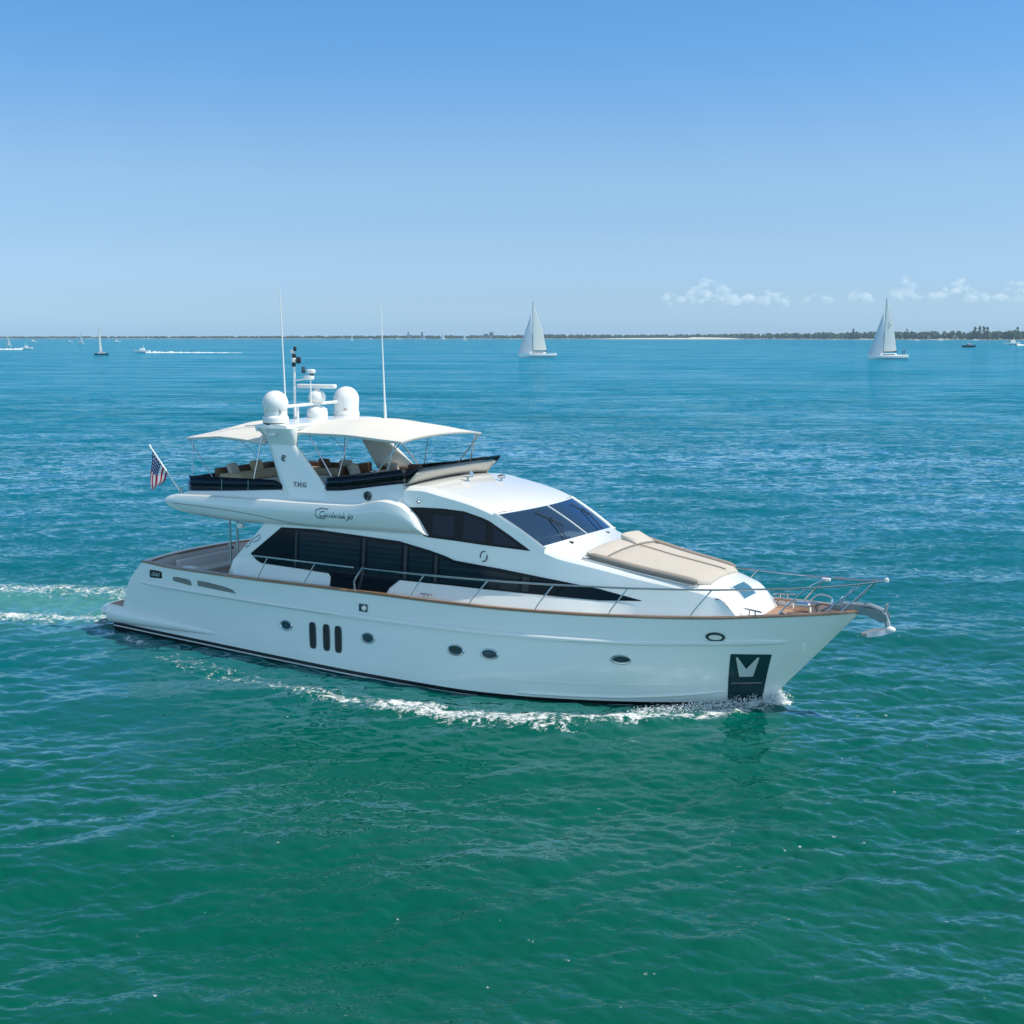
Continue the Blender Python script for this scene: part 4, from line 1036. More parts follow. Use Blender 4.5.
bm = bmesh.new(); tube(bm, [(22.7, 0, 2.6), (23.0, 0, 2.78)], .03, 6); tube(bm, curve_pts([(22.4, .1, 2.83), (22.6, .3, 2.98), (22.9, .35, 2.9), (22.9, .3, 2.65)]), .022, 6); box(bm, (22.2, .25, 2.62), (.5, .3, .25), bev=.05); link('chain_stopper', bm, M['steel'], wl_)
def cleat(x, y, z, k=1., ang=0.):
    bm = bmesh.new(); c, s_ = math.cos(ang), math.sin(ang)
    def q(a, zz): return (x + a * c, y + a * s_, z + zz)
    tube(bm, [q(-.26 * k, .12 * k), q(-.2 * k, .13 * k), q(.2 * k, .13 * k), q(.26 * k, .12 * k)], [.012, .024, .024, .012], 8)
    for a in (-.08, .08): tube(bm, [q(a * k, 0), q(a * k, .13 * k)], .02, 8)
    return link('cleat', bm, M['steel'], Y)
cleat(21.35, -1.22, zsh(21.35) + .0, 1.2, R(-20)); cleat(21.35, 1.22, zsh(21.35), 1.2, R(20)); cleat(12.6, -2.98, zsh(12.6) + .03, .8); cleat(12.6, 2.98, zsh(12.6) + .03, .8); cleat(22.0, -.95, 2.60, .5, R(-30))

# ---------------- marks on the hull side
def hull_frame(x, z, s=-1):
    p = Vector((x, s * hb(x, z), z)); e = .05
    tx = (Vector((x + e, s * hb(x + e, z), z)) - Vector((x - e, s * hb(x - e, z), z))).normalized()
    tz = (Vector((x, s * hb(x, z + e), z + e)) - Vector((x, s * hb(x, z - e), z - e))).normalized()
    n_ = tx.cross(tz).normalized() * (1 if s < 0 else -1); return p, tx, tz, n_
def porthole(x, z, rx, rz, s):
    p, tx, tz, n_ = hull_frame(x, z, s); bm = bmesh.new()
    tube(bm, [p + n_ * .012 + tx * rx * math.cos(a) + tz * rz * math.sin(a) for a in frange(0, 2 * math.pi, 29)], .028, 8, cap=False); clean(bm)
    o = link('porthole', bm, M['steel'], hull)
    bm = bmesh.new(); vs = [bm.verts.new(p + n_ * .016 + tx * rx * .97 * math.cos(a) + tz * rz * .97 * math.sin(a)) for a in frange(0, 2 * math.pi, 29)[:-1]]
    bm.faces.new(vs); link('porthole_glass', bm, M['portglass'], o, smooth=False)
for s in (-1, 1):
    for x, rx, rz in ((7.77, .22, .13), (10.83, .22, .13), (13.72, .24, .125), (14.74, .24, .125)): porthole(x, 1.14, rx, rz, s)
    porthole(18.22, 1.26, .25, .10, s)
    for x in (8.80, 9.32, 9.76):
        p0, tx, tz, n_ = hull_frame(x, .97, s); bm = bmesh.new()
        out = []
        for a in frange(0, 2 * math.pi, 33)[:-1]:
            cx, cz = math.cos(a), math.sin(a); xx = .115 * math.copysign(abs(cx) ** .6, cx); zz = .37 * math.copysign(abs(cz) ** .35, cz)
            out.append((xx - .06 * zz, zz))
        def q_(u_, v_, o_): z = .97 + v_; return Vector((x + u_, s * (hb(x + u_, z) + o_), z))
        tube(bm, [q_(u_, v_, .01) for u_, v_ in out + out[:1]], .018, 6, cap=False); clean(bm); vo = link('engine_vent', bm, M['darksteel'], hull)
        bm = bmesh.new(); bm.faces.new([bm.verts.new(q_(u_ * .96, v_ * .96, .012)) for u_, v_ in out]); link('vent_louvre', bm, M['black'], vo, smooth=False)
    # exhaust and fairlead recesses near the stern
    for lo, hi in (([(3.02, 1.97), (3.85, 1.90)], [(3.02, 2.09), (3.2, 2.115), (3.7, 2.09), (3.8, 2.06), (3.85, 1.98)]), ([(4.12, 1.93), (5.75, 1.86)], [(4.12, 2.10), (4.6, 2.085), (5.25, 2.03), (5.6, 1.97), (5.75, 1.87)])):
        bm = bmesh.new(); strip(bm, lo, hi, s, .006, rows=4, yfun=hb); clean(bm); link('side_recess', bm, mat('recess_grey', (.19, .19, .18), .5), hull)
    bm = bmesh.new(); p, tx, tz, n_ = hull_frame(2.25, 2.1, s)
    box(bm, p + n_ * .0, (.56, .05, .24), bev=.04); hp = link('hawse_pipe', bm, M['black'], hull)
    bm = bmesh.new()
    for dx in (-.13, 0, .13): tube(bm, [p + n_ * .03 + tx * (dx + .05 * math.cos(a)) + tz * .05 * math.sin(a) for a in frange(0, 2 * math.pi, 15)], .012, 6)
    link('hawse_rollers', bm, M['steel'], hp)
    bm = bmesh.new(); p, tx, tz, n_ = hull_frame(10.62, 1.97, s); box(bm, p, (.3, .05, .22), bev=.02); vl = link('hull_lamp', bm, M['darksteel'], hull)
    bm = bmesh.new(); bmesh.ops.create_icosphere(bm, subdivisions=2, radius=.08, matrix=Matrix.Translation(p + n_ * .03 + tx * .05)); link('lamp_lens', bm, M['lens'], vl)
    bm = bmesh.new(); p, tx, tz, n_ = hull_frame(20.5, 1.98, s)
    rows = [[p + n_ * o_ + tx * rx_ * math.cos(a) + tz * rz_ * math.sin(a) for a in frange(0, 2 * math.pi, 25)] for o_, rx_, rz_ in ((0, .25, .13), (.03, .24, .115), (.035, .17, .07))]
    grid(bm, rows); clean(bm); fl_ = link('bow_fairlead', bm, M['darksteel'], hull)
    bm = bmesh.new(); bm.faces.new([bm.verts.new(p + n_ * .036 + tx * .17 * math.cos(a) + tz * .07 * math.sin(a)) for a in frange(0, 2 * math.pi, 25)[:-1]]); link('fairlead_lens', bm, M['lens'], fl_, smooth=False)
    # anchor pocket in the bow
    lo = [(20.72, -.1), (21.30, -.1)]; hi = [(20.74, 1.50), (21.80, 1.55)]
    def pk(u_, v_, o_=.012):
        z = -.1 + 1.62 * v_; xa = 20.52 + .30 * v_; xb = 21.22 + .52 * v_; x = xa + (xb - xa) * u_
        return Vector((x, s * (hb(x, z) + o_), z))
    bm = bmesh.new(); grid(bm, [[pk(u_, v_) for v_ in frange(0, 1, 16)] for u_ in frange(0, 1, 10)]); clean(bm)
    pkt = link('anchor_pocket', bm, mat('dark_stainless_plate', (.015, .06, .07), .22, metal=.3), hull)
    bm = bmesh.new()
    for poly in ([(.15, .95), (.20, .95), (.45, .74), (.45, .60), (.30, .60)], [(.73, .95), (.68, .95), (.45, .74), (.45, .60), (.66, .60)]):
        vs = [bm.verts.new(pk(u_, v_, .05)) for u_, v_ in poly]; bm.faces.new(vs)
    ext = bmesh.ops.solidify(bm, geom=bm.faces[:], thickness=.04); clean(bm, 1e-5)
    link('anchor_fluke', bm, mat('dull_galvanised', (.50, .55, .55), .4), pkt, smooth=False)
    bm = bmesh.new(); tube(bm, [pk(u_, .47, .02) for u_ in frange(.08, .9, 8)], .035, 6)
    for u_ in (.36, .62): tube(bm, [pk(u_, v_, .008) for v_ in frange(.04, .44, 6)], .012, 4)
    link('pocket_lip', bm, M['darksteel'], pkt)

# ---------------- cockpit
bm = bmesh.new(); box(bm, (2.35, .2, 1.72), (.75, 4.2, .42), bev=.04); st = link('cockpit_settee', bm, M['gel2'], Y)
bm = bmesh.new(); box(bm, (2.4, .2, 1.98), (.7, 4.1, .14), bev=.05); box(bm, (2.05, .2, 2.18), (.16, 4.1, .36), bev=.05); link('settee_cushion', bm, M['mauve'], st)
bm = bmesh.new(); box(bm, (3.55, .6, 2.16), (.9, 1.7, .05), bev=.02); tube(bm, [(3.55, .2, 1.5), (3.55, .2, 2.15)], .06, 10); tube(bm, [(3.55, 1.0, 1.5), (3.55, 1.0, 2.15)], .06, 10); link('cockpit_table', bm, M['gel2'], Y)
for x, y in ((4.15, -.9), (4.3, 1.8)):
    bm = bmesh.new(); box(bm, (x, y, 1.95), (.5, .5, .06), bev=.02); box(bm, (x + .25, y, 2.2), (.05, .5, .42), bev=.02)
    for dx, dy in ((-.2, -.2), (.2, -.2), (-.2, .2), (.2, .2)): tube(bm, [(x + dx, y + dy, 1.5), (x + dx, y + dy, 1.95)], .022, 6)
    link('deck_chair', bm, M['brown'], Y)
bm = bmesh.new(); box(bm, (3.2, -2.45, 1.95), (.5, .35, .8), bev=.05); link('mooring_locker', bm, M['gel2'], Y)
for x, y in ((4.72, -2.2), (4.88, -2.05), (4.72, 2.2)):
    pole((x, y, 2.3 if abs(y) > 2.1 else 1.5), (x, y, 4.0), Y, .035, 'deck_post')
bm = bmesh.new(); tube(bm, [Vector((1.95 + .0, .9 + .0, 0)) for _ in range(2)], .01, 3); bm.free()
bm = bmesh.new(); p = Vector((transom_x(2.44, .45) + .26, 1.3, 2.12)); tube(bm, [p + Vector((0, .12 * math.cos(a), .2 * math.sin(a))) for a in frange(0, 2 * math.pi, 21)], .03, 6); box(bm, p, (.02, .2, .34), bev=.008); link('hawse_hole', bm, M['black'], bw_)
bm = bmesh.new(); lathe(bm, [(.1, 0), (.12, .06), (.12, .14), (.004, .18)], (5.25, -2.3, 3.72), 14); link('deck_lamp', bm, M['white'], Y)

# ================================================================== FLAG
FLG = empty('ensign_flag', (2.7, -2.2, 4.63))
tag(FLG, 'small red, white and blue striped flag hanging on a raked staff at the stern', 'flag')
base = Vector((0, 0, 0)); tip = Vector((-1.32, 0, 1.44))
bm = bmesh.new(); tube(bm, [base, tip], [.03, .022], 8); link('flag_staff', bm, M['white'], FLG)
bm = bmesh.new(); bmesh.ops.create_icosphere(bm, subdivisions=2, radius=.045, matrix=Matrix.Translation(tip)); link('staff_ball', bm, M['white'], FLG)
bm = bmesh.new(); lathe(bm, [(.08, -.02), (.08, .03), (.045, .05), (.045, .2)], (0, 0, 0), 12); link('staff_socket', bm, M['steel'], FLG)
def flag_mat():
    m = mat('flag_cloth', (.5, .1, .1), .8); n = m.node_tree.nodes; l = m.node_tree.links; b = n['Principled BSDF']
    a = n.new('ShaderNodeAttribute'); a.attribute_name = 'flagcol'; l.new(a.outputs['Color'], b.inputs['Base Color'])
    t = n.new('ShaderNodeBsdfTranslucent'); l.new(a.outputs['Color'], t.inputs[0]); x = n.new('ShaderNodeMixShader'); x.inputs[0].default_value = .5
    l.new(b.outputs[0], x.inputs[1]); l.new(t.outputs[0], x.inputs[2]); l.new(x.outputs[0], n['Material Output'].inputs[0]); return m
bm = bmesh.new(); nu_, nv_ = 52, 40
A = base.lerp(tip, .92); B = base.lerp(tip, .42)
rows = []
for i in range(nu_ + 1):
    u = i / nu_; row = []
    for j in range(nv_ + 1):
        v = j / nv_; h0 = A.lerp(B, v)
        # the fly droops: cloth swings down from the staff and gathers in folds
        low = Vector((-1.36 + .20 * v, 0, .0 + .10 * v))
        k = u ** .85
        p = h0.lerp(low + Vector((.02 * (1 - v), 0, .75 * (1 - v) * (1 - u) * 0)), k)
        p.x += -.06 * math.sin(math.pi * u) * (1 - v) + .16 * math.sin(math.pi * u) * v
        p.y += .07 * math.sin(v * 9 + u * 3) * u * (1 - .35 * u) + .03 * math.sin(u * 7 + v * 4)
        row.append(p)
    rows.append(row)
grid(bm, rows); fo = link('flag_cloth', bm, flag_mat(), FLG, ang=180)
ca = fo.data.color_attributes.new('flagcol', 'FLOAT_COLOR', 'CORNER')
red, wht, blu = (.55, .025, .05, 1), (.9, .9, .9, 1), (.018, .045, .18, 1)
for pl in fo.data.polygons:
    i, j = divmod(pl.index, nv_); u, v = (i + .5) / nu_, (j + .5) / nv_
    c = red if int(v * 9) % 2 == 0 else wht
    if u < .45 and v < 5 / 9:
        c = blu
        if (int(u / .45 * 11) % 2 == 1 and int(v * 9 / 5 * 9) % 2 == 1): c = (.6, .6, .65, 1)
    for li in pl.loop_indices: ca.data[li].color = c

# ================================================================== OTHER BOATS
def sail_mat():
    m = bpy.data.materials.new('sailcloth'); m.use_nodes = True; n = m.node_tree.nodes; l = m.node_tree.links
    b = n['Principled BSDF']; b.inputs['Base Color'].default_value = (.90, .86, .79, 1); b.inputs['Roughness'].default_value = .8
    tr_ = n.new('ShaderNodeBsdfTranslucent'); tr_.inputs[0].default_value = (.92, .87, .78, 1)
    mx = n.new('ShaderNodeMixShader'); mx.inputs[0].default_value = .55
    l.new(b.outputs[0], mx.inputs[1]); l.new(tr_.outputs[0], mx.inputs[2]); l.new(mx.outputs[0], n['Material Output'].inputs[0]); return m
M['sail'] = sail_mat(); M['sail_shade'] = sail_mat(); M['sail_shade'].name = 'shaded_sailcloth'  # jib cloth: a copy of the sail with its bluish shade painted in
for nd in M['sail_shade'].node_tree.nodes:
    if nd.type == 'BSDF_PRINCIPLED': nd.inputs['Base Color'].default_value = (.60, .66, .72, 1)
    if nd.type == 'BSDF_TRANSLUCENT': nd.inputs[0].default_value = (.56, .62, .68, 1)
M['darkhull'] = mat('navy_hull', (.02, .03, .05), .3)
M['cloth'] = mat('dark_clothing', (.02, .022, .03), .9)
M['skin'] = mat('skin', (.35, .2, .14), .6)

def small_hull(L, B, H, n=24):
    bm = bmesh.new(); rows = []
    for s in (-1,):
        for t in frange(0, 1, n):
            x = -L / 2 + L * t; b = B / 2 * tab(t, [(0, .72), (.3, .98), (.5, 1), (.75, .74), (.92, .3), (1, .01)]); sh = H * (1 + .18 * (2 * t - .9) ** 2)
            xs_ = x + (.0 if t < .9 else 0)
            rows.append([Vector((xs_ - .05 * L * (t ** 4) * (1 - z / sh), f * b * (1 if z > 0 else .5), z)) for f, z in ((-.5, -.5), (-.9, .0), (-.97, sh * .5), (-1, sh), (-.6, sh + .02), (0, sh + .05), (.6, sh + .02), (1, sh), (.97, sh * .5), (.9, .0), (.5, -.5))])
    V = grid(bm, rows); bm.faces.new(V[0]); clean(bm); return bm

def sail(bm, luff, foot, head_w=.03, belly=.4, n=14, m=10, roach=.12):
    """luff: bottom, top points; foot end point"""
    a, t, c = Vector(luff[0]), Vector(luff[1]), Vector(foot); rows = []
    ax = (c - a).normalized(); nrm = ax.cross((t - a).normalized()).normalized()
    for i in range(n + 1):
        v = i / n; l0 = a.lerp(t, v); wdt = (c - a).length * ((1 - v) + roach * math.sin(math.pi * v))
        rows.append([l0 + ax * wdt * (j / m) + Vector((0, 0, (c.z - a.z) * (1 - v) * (j / m) * 0)) + nrm * belly * math.sin(math.pi * min(1, (j / m) ** .8)) * (1 - v * .6) for j in range(m + 1)])
    grid(bm, rows); return bm

def sailboat(px, py, L, mast_h, heading, label, group='sailing boats spread over the far water', hull_m='gel2', main_w=.42, jib=True, detail=True, heel=0., boom_m='darkhull', swing=.38):
    p = sea_point(px, py); o = empty('sailboat', p, heading); o.rotation_euler = (R(heel), 0, heading)
    tag(o, label, 'sailboat', group)
    H = L * .085
    link('hull', small_hull(L, L * .28, H), M[hull_m], o, ang=40)
    xm = L * .10
    bm = bmesh.new(); tube(bm, [(xm, 0, H * .5), (xm, 0, mast_h)], [L * .012, L * .008], 8); link('mast', bm, M['grey'], o)
    bm = bmesh.new(); bl = L * main_w; zb = H + L * .085
    sail(bm, ((xm - .12, 0, zb + .12), (xm - .12, 0, mast_h * .985)), (xm - bl * .94, -bl * swing, zb + .12), belly=L * .022); clean(bm); link('mainsail', bm, M['sail'], o, ang=180)
    if jib:
        bm = bmesh.new(); sail(bm, ((L * .49, 0, H + .2), (xm + L * .05, 0, mast_h * .76)), (xm + L * .03, L * .05, H + .5), belly=L * .035, roach=.02); clean(bm); link('jib', bm, M['sail_shade'], o, ang=180)
    if detail:
        bm = bmesh.new(); tube(bm, [(xm, 0, zb), (xm - bl * .94 - .1, -bl * swing, zb)], L * .014, 8); link('boom', bm, M[boom_m], o)
        bm = bmesh.new(); box(bm, (L * .0, 0, H + L * .022), (L * .42, L * .15, L * .05), bev=L * .015); ch = link('cabin', bm, M['gel'], o)
        for s in (-1, 1):
            bm = bmesh.new(); box(bm, (L * .0, s * L * .076, H + L * .026), (L * .3, .03, L * .018)); link('cabin_window', bm, M['glass'], ch, smooth=False)
        bm = bmesh.new()
        for s in (-1, 1):
            tube(bm, [(x, s * L * .28 / 2 * f, H * 1.1 + .55) for x, f in ((-L * .48, .7), (-L * .2, .95), (L * .1, .95), (L * .35, .55), (L * .48, .08))], .02, 5)
            for x, f in ((-L * .48, .7), (-L * .2, .95), (L * .1, .95), (L * .35, .55)): tube(bm, [(x, s * L * .28 / 2 * f, H), (x, s * L * .28 / 2 * f, H * 1.1 + .55)], .02, 5)
        link('guard_rail', bm, M['steel'], o)
        bm = bmesh.new(); tube(bm, [(L * .495, 0, H + .1), (xm, 0, mast_h * .9)], .02, 4); tube(bm, [(-L * .48, 0, H), (xm, 0, mast_h)], .015, 4)
        for s in (-1, 1): tube(bm, [(xm, s * L * .13, H), (xm, s * .5, mast_h * .55), (xm, 0, mast_h * .97)], .015, 4)
        link('rigging', bm, M['steel'], o)
    return o

def person(loc, rz, label, h=1.75, shirt='cloth'):
    o = empty('person', loc, rz); tag(o, label, 'person')
    me = bpy.data.meshes.new('body')
    v = [(0, 0, .92), (0, 0, 1.15), (0, 0, 1.38), (0, 0, 1.5), (0, 0, 1.6), (.02, 0, 1.72), (0, .2, 1.4), (.05, .27, 1.12), (.2, .24, .95), (0, -.2, 1.4), (.05, -.27, 1.12), (.2, -.24, .95), (0, .1, .88), (.04, .12, .48), (0, .13, .06), (.14, .14, .03), (0, -.1, .88), (.04, -.12, .48), (0, -.13, .06), (.14, -.14, .03)]
    e = [(0, 1), (1, 2), (2, 3), (3, 4), (4, 5), (2, 6), (6, 7), (7, 8), (2, 9), (9, 10), (10, 11), (0, 12), (12, 13), (13, 14), (14, 15), (0, 16), (16, 17), (17, 18), (18, 19)]
    rr = [.15, .14, .17, .065, .10, .09, .07, .05, .04, .07, .05, .04, .095, .07, .05, .04, .095, .07, .05, .04]
    me.from_pydata(v, e, []); b = bpy.data.objects.new('body', me); COL.objects.link(b); b.parent = o
    b.modifiers.new('skin', 'SKIN'); b.modifiers.new('sub', 'SUBSURF').levels = 1
    for i, d in enumerate(me.skin_vertices[0].data): d.radius = (rr[i] * .9, rr[i] * 1.05); d.use_root = (i == 0)
    me.materials.append(M[shirt]); o.scale = (h / 1.8,) * 3
    bm = bmesh.new(); bmesh.ops.create_icosphere(bm, subdivisions=2, radius=.115, matrix=Matrix.Translation((-.01, 0, 1.72)) @ Matrix.Diagonal((1, .85, 1, 1))); link('hair', bm, M['brown'], o)
    return o

HD = math.atan2(RT.y, RT.x)       # heading that reads as rightwards from where the photographer is
b1 = sailboat(537, 357.3, 18.6, 26.2, HD + math.pi + .22, 'white sloop with tall twin sails in front of the pale far beach', heel=3)
b2 = sailboat(887, 359, 18.4, 26.2, HD + math.pi + .14, 'white sloop with two dark figures at its stern before the wooded shore', heel=-3)
for (bo, L, sgn) in ((b1, 18.6, 1), (b2, 18.4, 1)):
    bpy.context.view_layer.update()
    mw = bo.matrix_world
    spots = ((-.36, .05), (-.45, -.03)) if bo is b2 else ((-.33, .04),)
    for i, (fx, fy) in enumerate(spots):
        person(mw @ Vector((L * fx, L * fy, L * .085 * 1.08)), HD + math.pi, ('dark-clothed person standing nearest the mainsail on the right-hand sloop' if i == 0 else 'dark-clothed person standing at the very stern of the right-hand sloop') if bo is b2 else 'dark-clothed person in the cockpit of the sloop before the pale beach', 2.3 if bo is b2 else 1.8)
# the dark sail number high on the mainsail
for k_, (z_, x_) in enumerate(((15.2, -.1), (13.4, -.35), (14.4, -.9))):
    bm = bmesh.new(); tube(bm, [(x_ - .2, -.42, z_ + .7), (x_ + .25, -.42, z_ + .7), (x_ + .2, -.45, z_), (x_ - .2, -.45, z_ - .1)], .12, 5); link('sail_number', bm, M['grey'], b2)
sailboat(101, 355, 9.0, 15.5, HD + math.pi + .95, 'slim sailboat with one tall white sail and dark hull, nearer than its neighbours at left', hull_m='darkhull', jib=False, main_w=.36, swing=.5)
SM = [(8.5, 346.6, 11, 'tiny white sailboat beside a speedboat wake at the left edge'), (81, 343.6, 16, 'small wide white sail near the low far shore, beside two white specks'), (352, 341.0, 14, 'tiny white sail just left of the tall whip antenna'),
      (424, 339.6, 20, 'faint white sail in front of the two far towers'), (443, 340.3, 27, 'tallest of the tiny leaning white sails by the far towers'), (464.5, 341.0, 20, 'tiny white sail alone between the far tower groups'), (490, 340, 12, 'smallest white sail below the right-hand far building')]
for px, py, hh, lab in SM:
    d = (sea_point(px, py) - Vector((CAM.x, CAM.y, 0))).length
    sailboat(px, py, hh * .62, hh * d / 1294 / (hh * d / 1294) * hh, HD + math.pi + rnd.uniform(-.6, .6), lab, detail=False)

def motorboat(px, py, L, heading, label, dark=False):
    p = sea_point(px, py); o = empty('motorboat', p, heading); tag(o, label, 'motorboat', 'small motorboats far off')
    link('hull', small_hull(L, L * .32, L * .13), M['darkhull' if dark else 'gel2'], o, ang=40)
    bm = bmesh.new(); box(bm, (-.02 * L, 0, L * .2), (L * .3, L * .2, L * .14), bev=L * .03); c = link('cabin', bm, M['gel' if not dark else 'grey'], o)
    bm = bmesh.new(); box(bm, (.132 * L, 0, L * .22), (L * .02, L * .17, L * .07)); link('windscreen', bm, M['glass'], c, smooth=False)
    bm = bmesh.new(); tube(bm, [(-.1 * L, 0, L * .25), (-.1 * L, 0, L * .45)], L * .012, 5); link('aerial', bm, M['white'], o)
    return o
MB = [(142, 352.6, 10, HD + math.pi, 'white speedboat drawing a long white wake to the right', 0), (27, 349.2, 10, HD, 'white speedboat drawing a wake at the left edge', 0), (1012, 344.8, 20, HD + math.pi, 'white speedboat at the right edge with a foaming wake', 0),
      (969, 347.3, 13, HD, 'dark low open boat before the wooded shore', 1), (33.5, 342.2, 14, HD, 'white boat far off, right of the left-edge sail', 0), (70, 342.2, 10, HD, 'white speck of a boat left of the wide small sail', 0), (117, 342.2, 14, HD, 'white low boat just right of the slim dark-hulled sailboat', 0),
      (371, 339.6, 16, HD, 'white boat left of the thin forward antenna', 0), (398, 339.5, 22, HD, 'white boat right of the thin forward antenna', 0), (568, 338.9, 22, HD, 'white boat right of the left-hand sloop under the far trees', 0), (917, 341, 12, HD, 'white boat moored before the wooded shore, right of the sloop', 0), (940, 340.8, 14, HD, 'white boat moored below the pale house', 0), (975, 340.8, 16, HD, 'white boat moored below the tall pines', 0)]
for px, py, L, hd, lab, dk in MB: motorboat(px, py, L, hd, lab, dk)
# wakes trailing the speedboats: low ridges of white water
M['foam'] = mat('white_water', (.72, .76, .77), .9)
def wake(px0, px1, py, w0, w1, hgt, label):
    a, b = sea_point(px0, py), sea_point(px1, py + .0); bm = bmesh.new(); d = (b - a); n = 60; nr = Vector((-d.y, d.x, 0)).normalized(); rows = []
    r2 = random.Random(int(px0))
    for i in range(n + 1):
        t = i / n; c = a + d * t; w = (w0 + (w1 - w0) * t) * r2.uniform(.55, 1.2); h = hgt * (1 - t) ** .7 * r2.uniform(.3, 1.2) + .05
        rows.append([c - nr * w + Vector((0, 0, -.1)), c - nr * w * .4 + Vector((0, 0, h)), c + nr * w * .4 + Vector((0, 0, h * .8)), c + nr * w + Vector((0, 0, -.1))])
    grid(bm, rows); clean(bm); o = link('boat_wake', bm, M['foam'], None, ang=180); tag(o, label, 'wake', kind='stuff')
wake(146, 243, 352.8, 1.6, 1.0, .9, 'long white wake behind the speedboat at left')
wake(24, -30, 349.6, 2.5, 2.0, 1.0, 'white wake running off the left edge')
wake(1016, 1060, 345.4, 5, 4, 1.6, 'white wake at the right edge')

# ================================================================== FAR SHORE
SH = [(-120, 338.55), (0, 338.6), (150, 338.7), (330, 338.9), (500, 338.9), (600, 339.0), (740, 339.1), (880, 339.6), (960, 339.9), (1024, 340.2), (1150, 340.6)]
def shore_y(px): return lin(px, SH)
bm = bmesh.new(); rows = []
for px in frange(-120, 1150, 90):
    a = sea_point(px, shore_y(px)); d = Vector((a.x - CAM.x, a.y - CAM.y, 0)).normalized()
    rows.append([a + Vector((0, 0, -.3)), a + d * 25 + Vector((0, 0, 1.0)), a + d * 70 + Vector((0, 0, 1.6)), a + d * 900 + Vector((0, 0, 2)), a + d * 2500 + Vector((0, 0, 2))])
grid(bm, rows); clean(bm)
def shore_mat():
    m = mat('shore_ground', (.1, .12, .07), .9); n = m.node_tree.nodes; l = m.node_tree.links; b = n['Principled BSDF']
    g_ = n.new('ShaderNodeNewGeometry'); t = n.new('ShaderNodeTexNoise'); t.inputs['Scale'].default_value = .01; t.inputs['Detail'].default_value = 6; l.new(g_.outputs['Position'], t.inputs['Vector'])
    cr = n.new('ShaderNodeValToRGB'); cr.color_ramp.elements[0].position = .4; cr.color_ramp.elements[0].color = (.07, .09, .05, 1); cr.color_ramp.elements[1].position = .6; cr.color_ramp.elements[1].color = (.5, .46, .38, 1)
    l.new(t.outputs[0], cr.inputs[0]); l.new(cr.outputs[0], b.inputs['Base Color']); return m
tag(link('shore', bm, shore_mat(), None), 'low far shoreline along the horizon', 'shore', kind='structure')
bm = bmesh.new(); rows = []
for px in frange(598, 742, 30):
    a = sea_point(px, shore_y(px) + .08); d = Vector((a.x - CAM.x, a.y - CAM.y, 0)).normalized(); k = math.sin(math.pi * (px - 598) / 144) ** .4 * (1 if px > 690 else .6)
    rows.append([a + Vector((0, 0, -.2)), a + d * 20 + Vector((0, 0, 2.5 * k)), a + d * 60 + Vector((0, 0, 8 * k)), a + d * 120 + Vector((0, 0, 9 * k))])
grid(bm, rows); clean(bm); tag(link('beach', bm, mat('pale_sand', (.62, .58, .48), .9, var=.1, vscale=.05), None), 'pale sand beach on the far shore', 'beach', kind='structure')

def leaf_mat(nm, c0, c1):
    m = mat(nm, c0, .8); n = m.node_tree.nodes; l = m.node_tree.links; b = n['Principled BSDF']
    g_ = n.new('ShaderNodeNewGeometry'); t = n.new('ShaderNodeTexNoise'); t.inputs['Scale'].default_value = .06; t.inputs['Detail'].default_value = 6; l.new(g_.outputs['Position'], t.inputs['Vector'])
    mx = n.new('ShaderNodeMix'); mx.data_type = 'RGBA'; mx.inputs[6].default_value = c0 + (1,); mx.inputs[7].default_value = c1 + (1,)
    l.new(t.outputs[0], mx.inputs[0]); l.new(mx.outputs[2], b.inputs['Base Color']); return m
M['far_leaf'] = leaf_mat('far_foliage', (.010, .032, .014), (.04, .075, .03)); M['trunk'] = mat('bark', (.09, .07, .05), .9)
ICO = None
def ico_pts():
    global ICO
    if ICO is None:
        b = bmesh.new(); bmesh.ops.create_icosphere(b, subdivisions=1, radius=1); b.verts.ensure_lookup_table()
        ICO = ([v.co.copy() for v in b.verts], [[v.index for v in f.verts] for f in b.faces]); b.free()
    return ICO
def clump(VV, FF, c, rx, rz, rg):
    pts, fs = ico_pts(); o = len(VV)
    for p in pts:
        k = rg.uniform(.6, 1.3); VV.append((c.x + p.x * rx * k, c.y + p.y * rx * k, c.z + p.z * rz * k))
    FF += [[o + i for i in f] for f in fs]
TH = [(-120, 11), (0, 12), (300, 15), (500, 18), (560, 22), (640, 20), (740, 24), (800, 26), (880, 27), (960, 28), (1024, 27), (1150, 27)]
rg = random.Random(3); VV, FF = [], []
for i in range(2600):
    px = rg.uniform(-110, 1140); a = sea_point(px, shore_y(px)); d = Vector((a.x - CAM.x, a.y - CAM.y, 0)).normalized()
    c = a + d * rg.uniform(90, 420); H_ = lin(px, TH) * rg.uniform(.55, 1.12)
    if 600 < px < 740: c += d * 120
    r_ = rg.uniform(5, 13)
    clump(VV, FF, Vector((c.x, c.y, H_ * .55)), r_, H_ * .45, rg)
    clump(VV, FF, Vector((c.x + rg.uniform(-8, 8), c.y + rg.uniform(-8, 8), H_ * .85)), r_ * .6, H_ * .2, rg)
me = bpy.data.meshes.new('far_woods'); me.from_pydata(VV, [], FF); me.materials.append(M['far_leaf'])
fw_ = bpy.data.objects.new('far_woods', me); COL.objects.link(fw_); tag(fw_, 'dark wooded line of trees along the far shore', 'woods', kind='stuff')
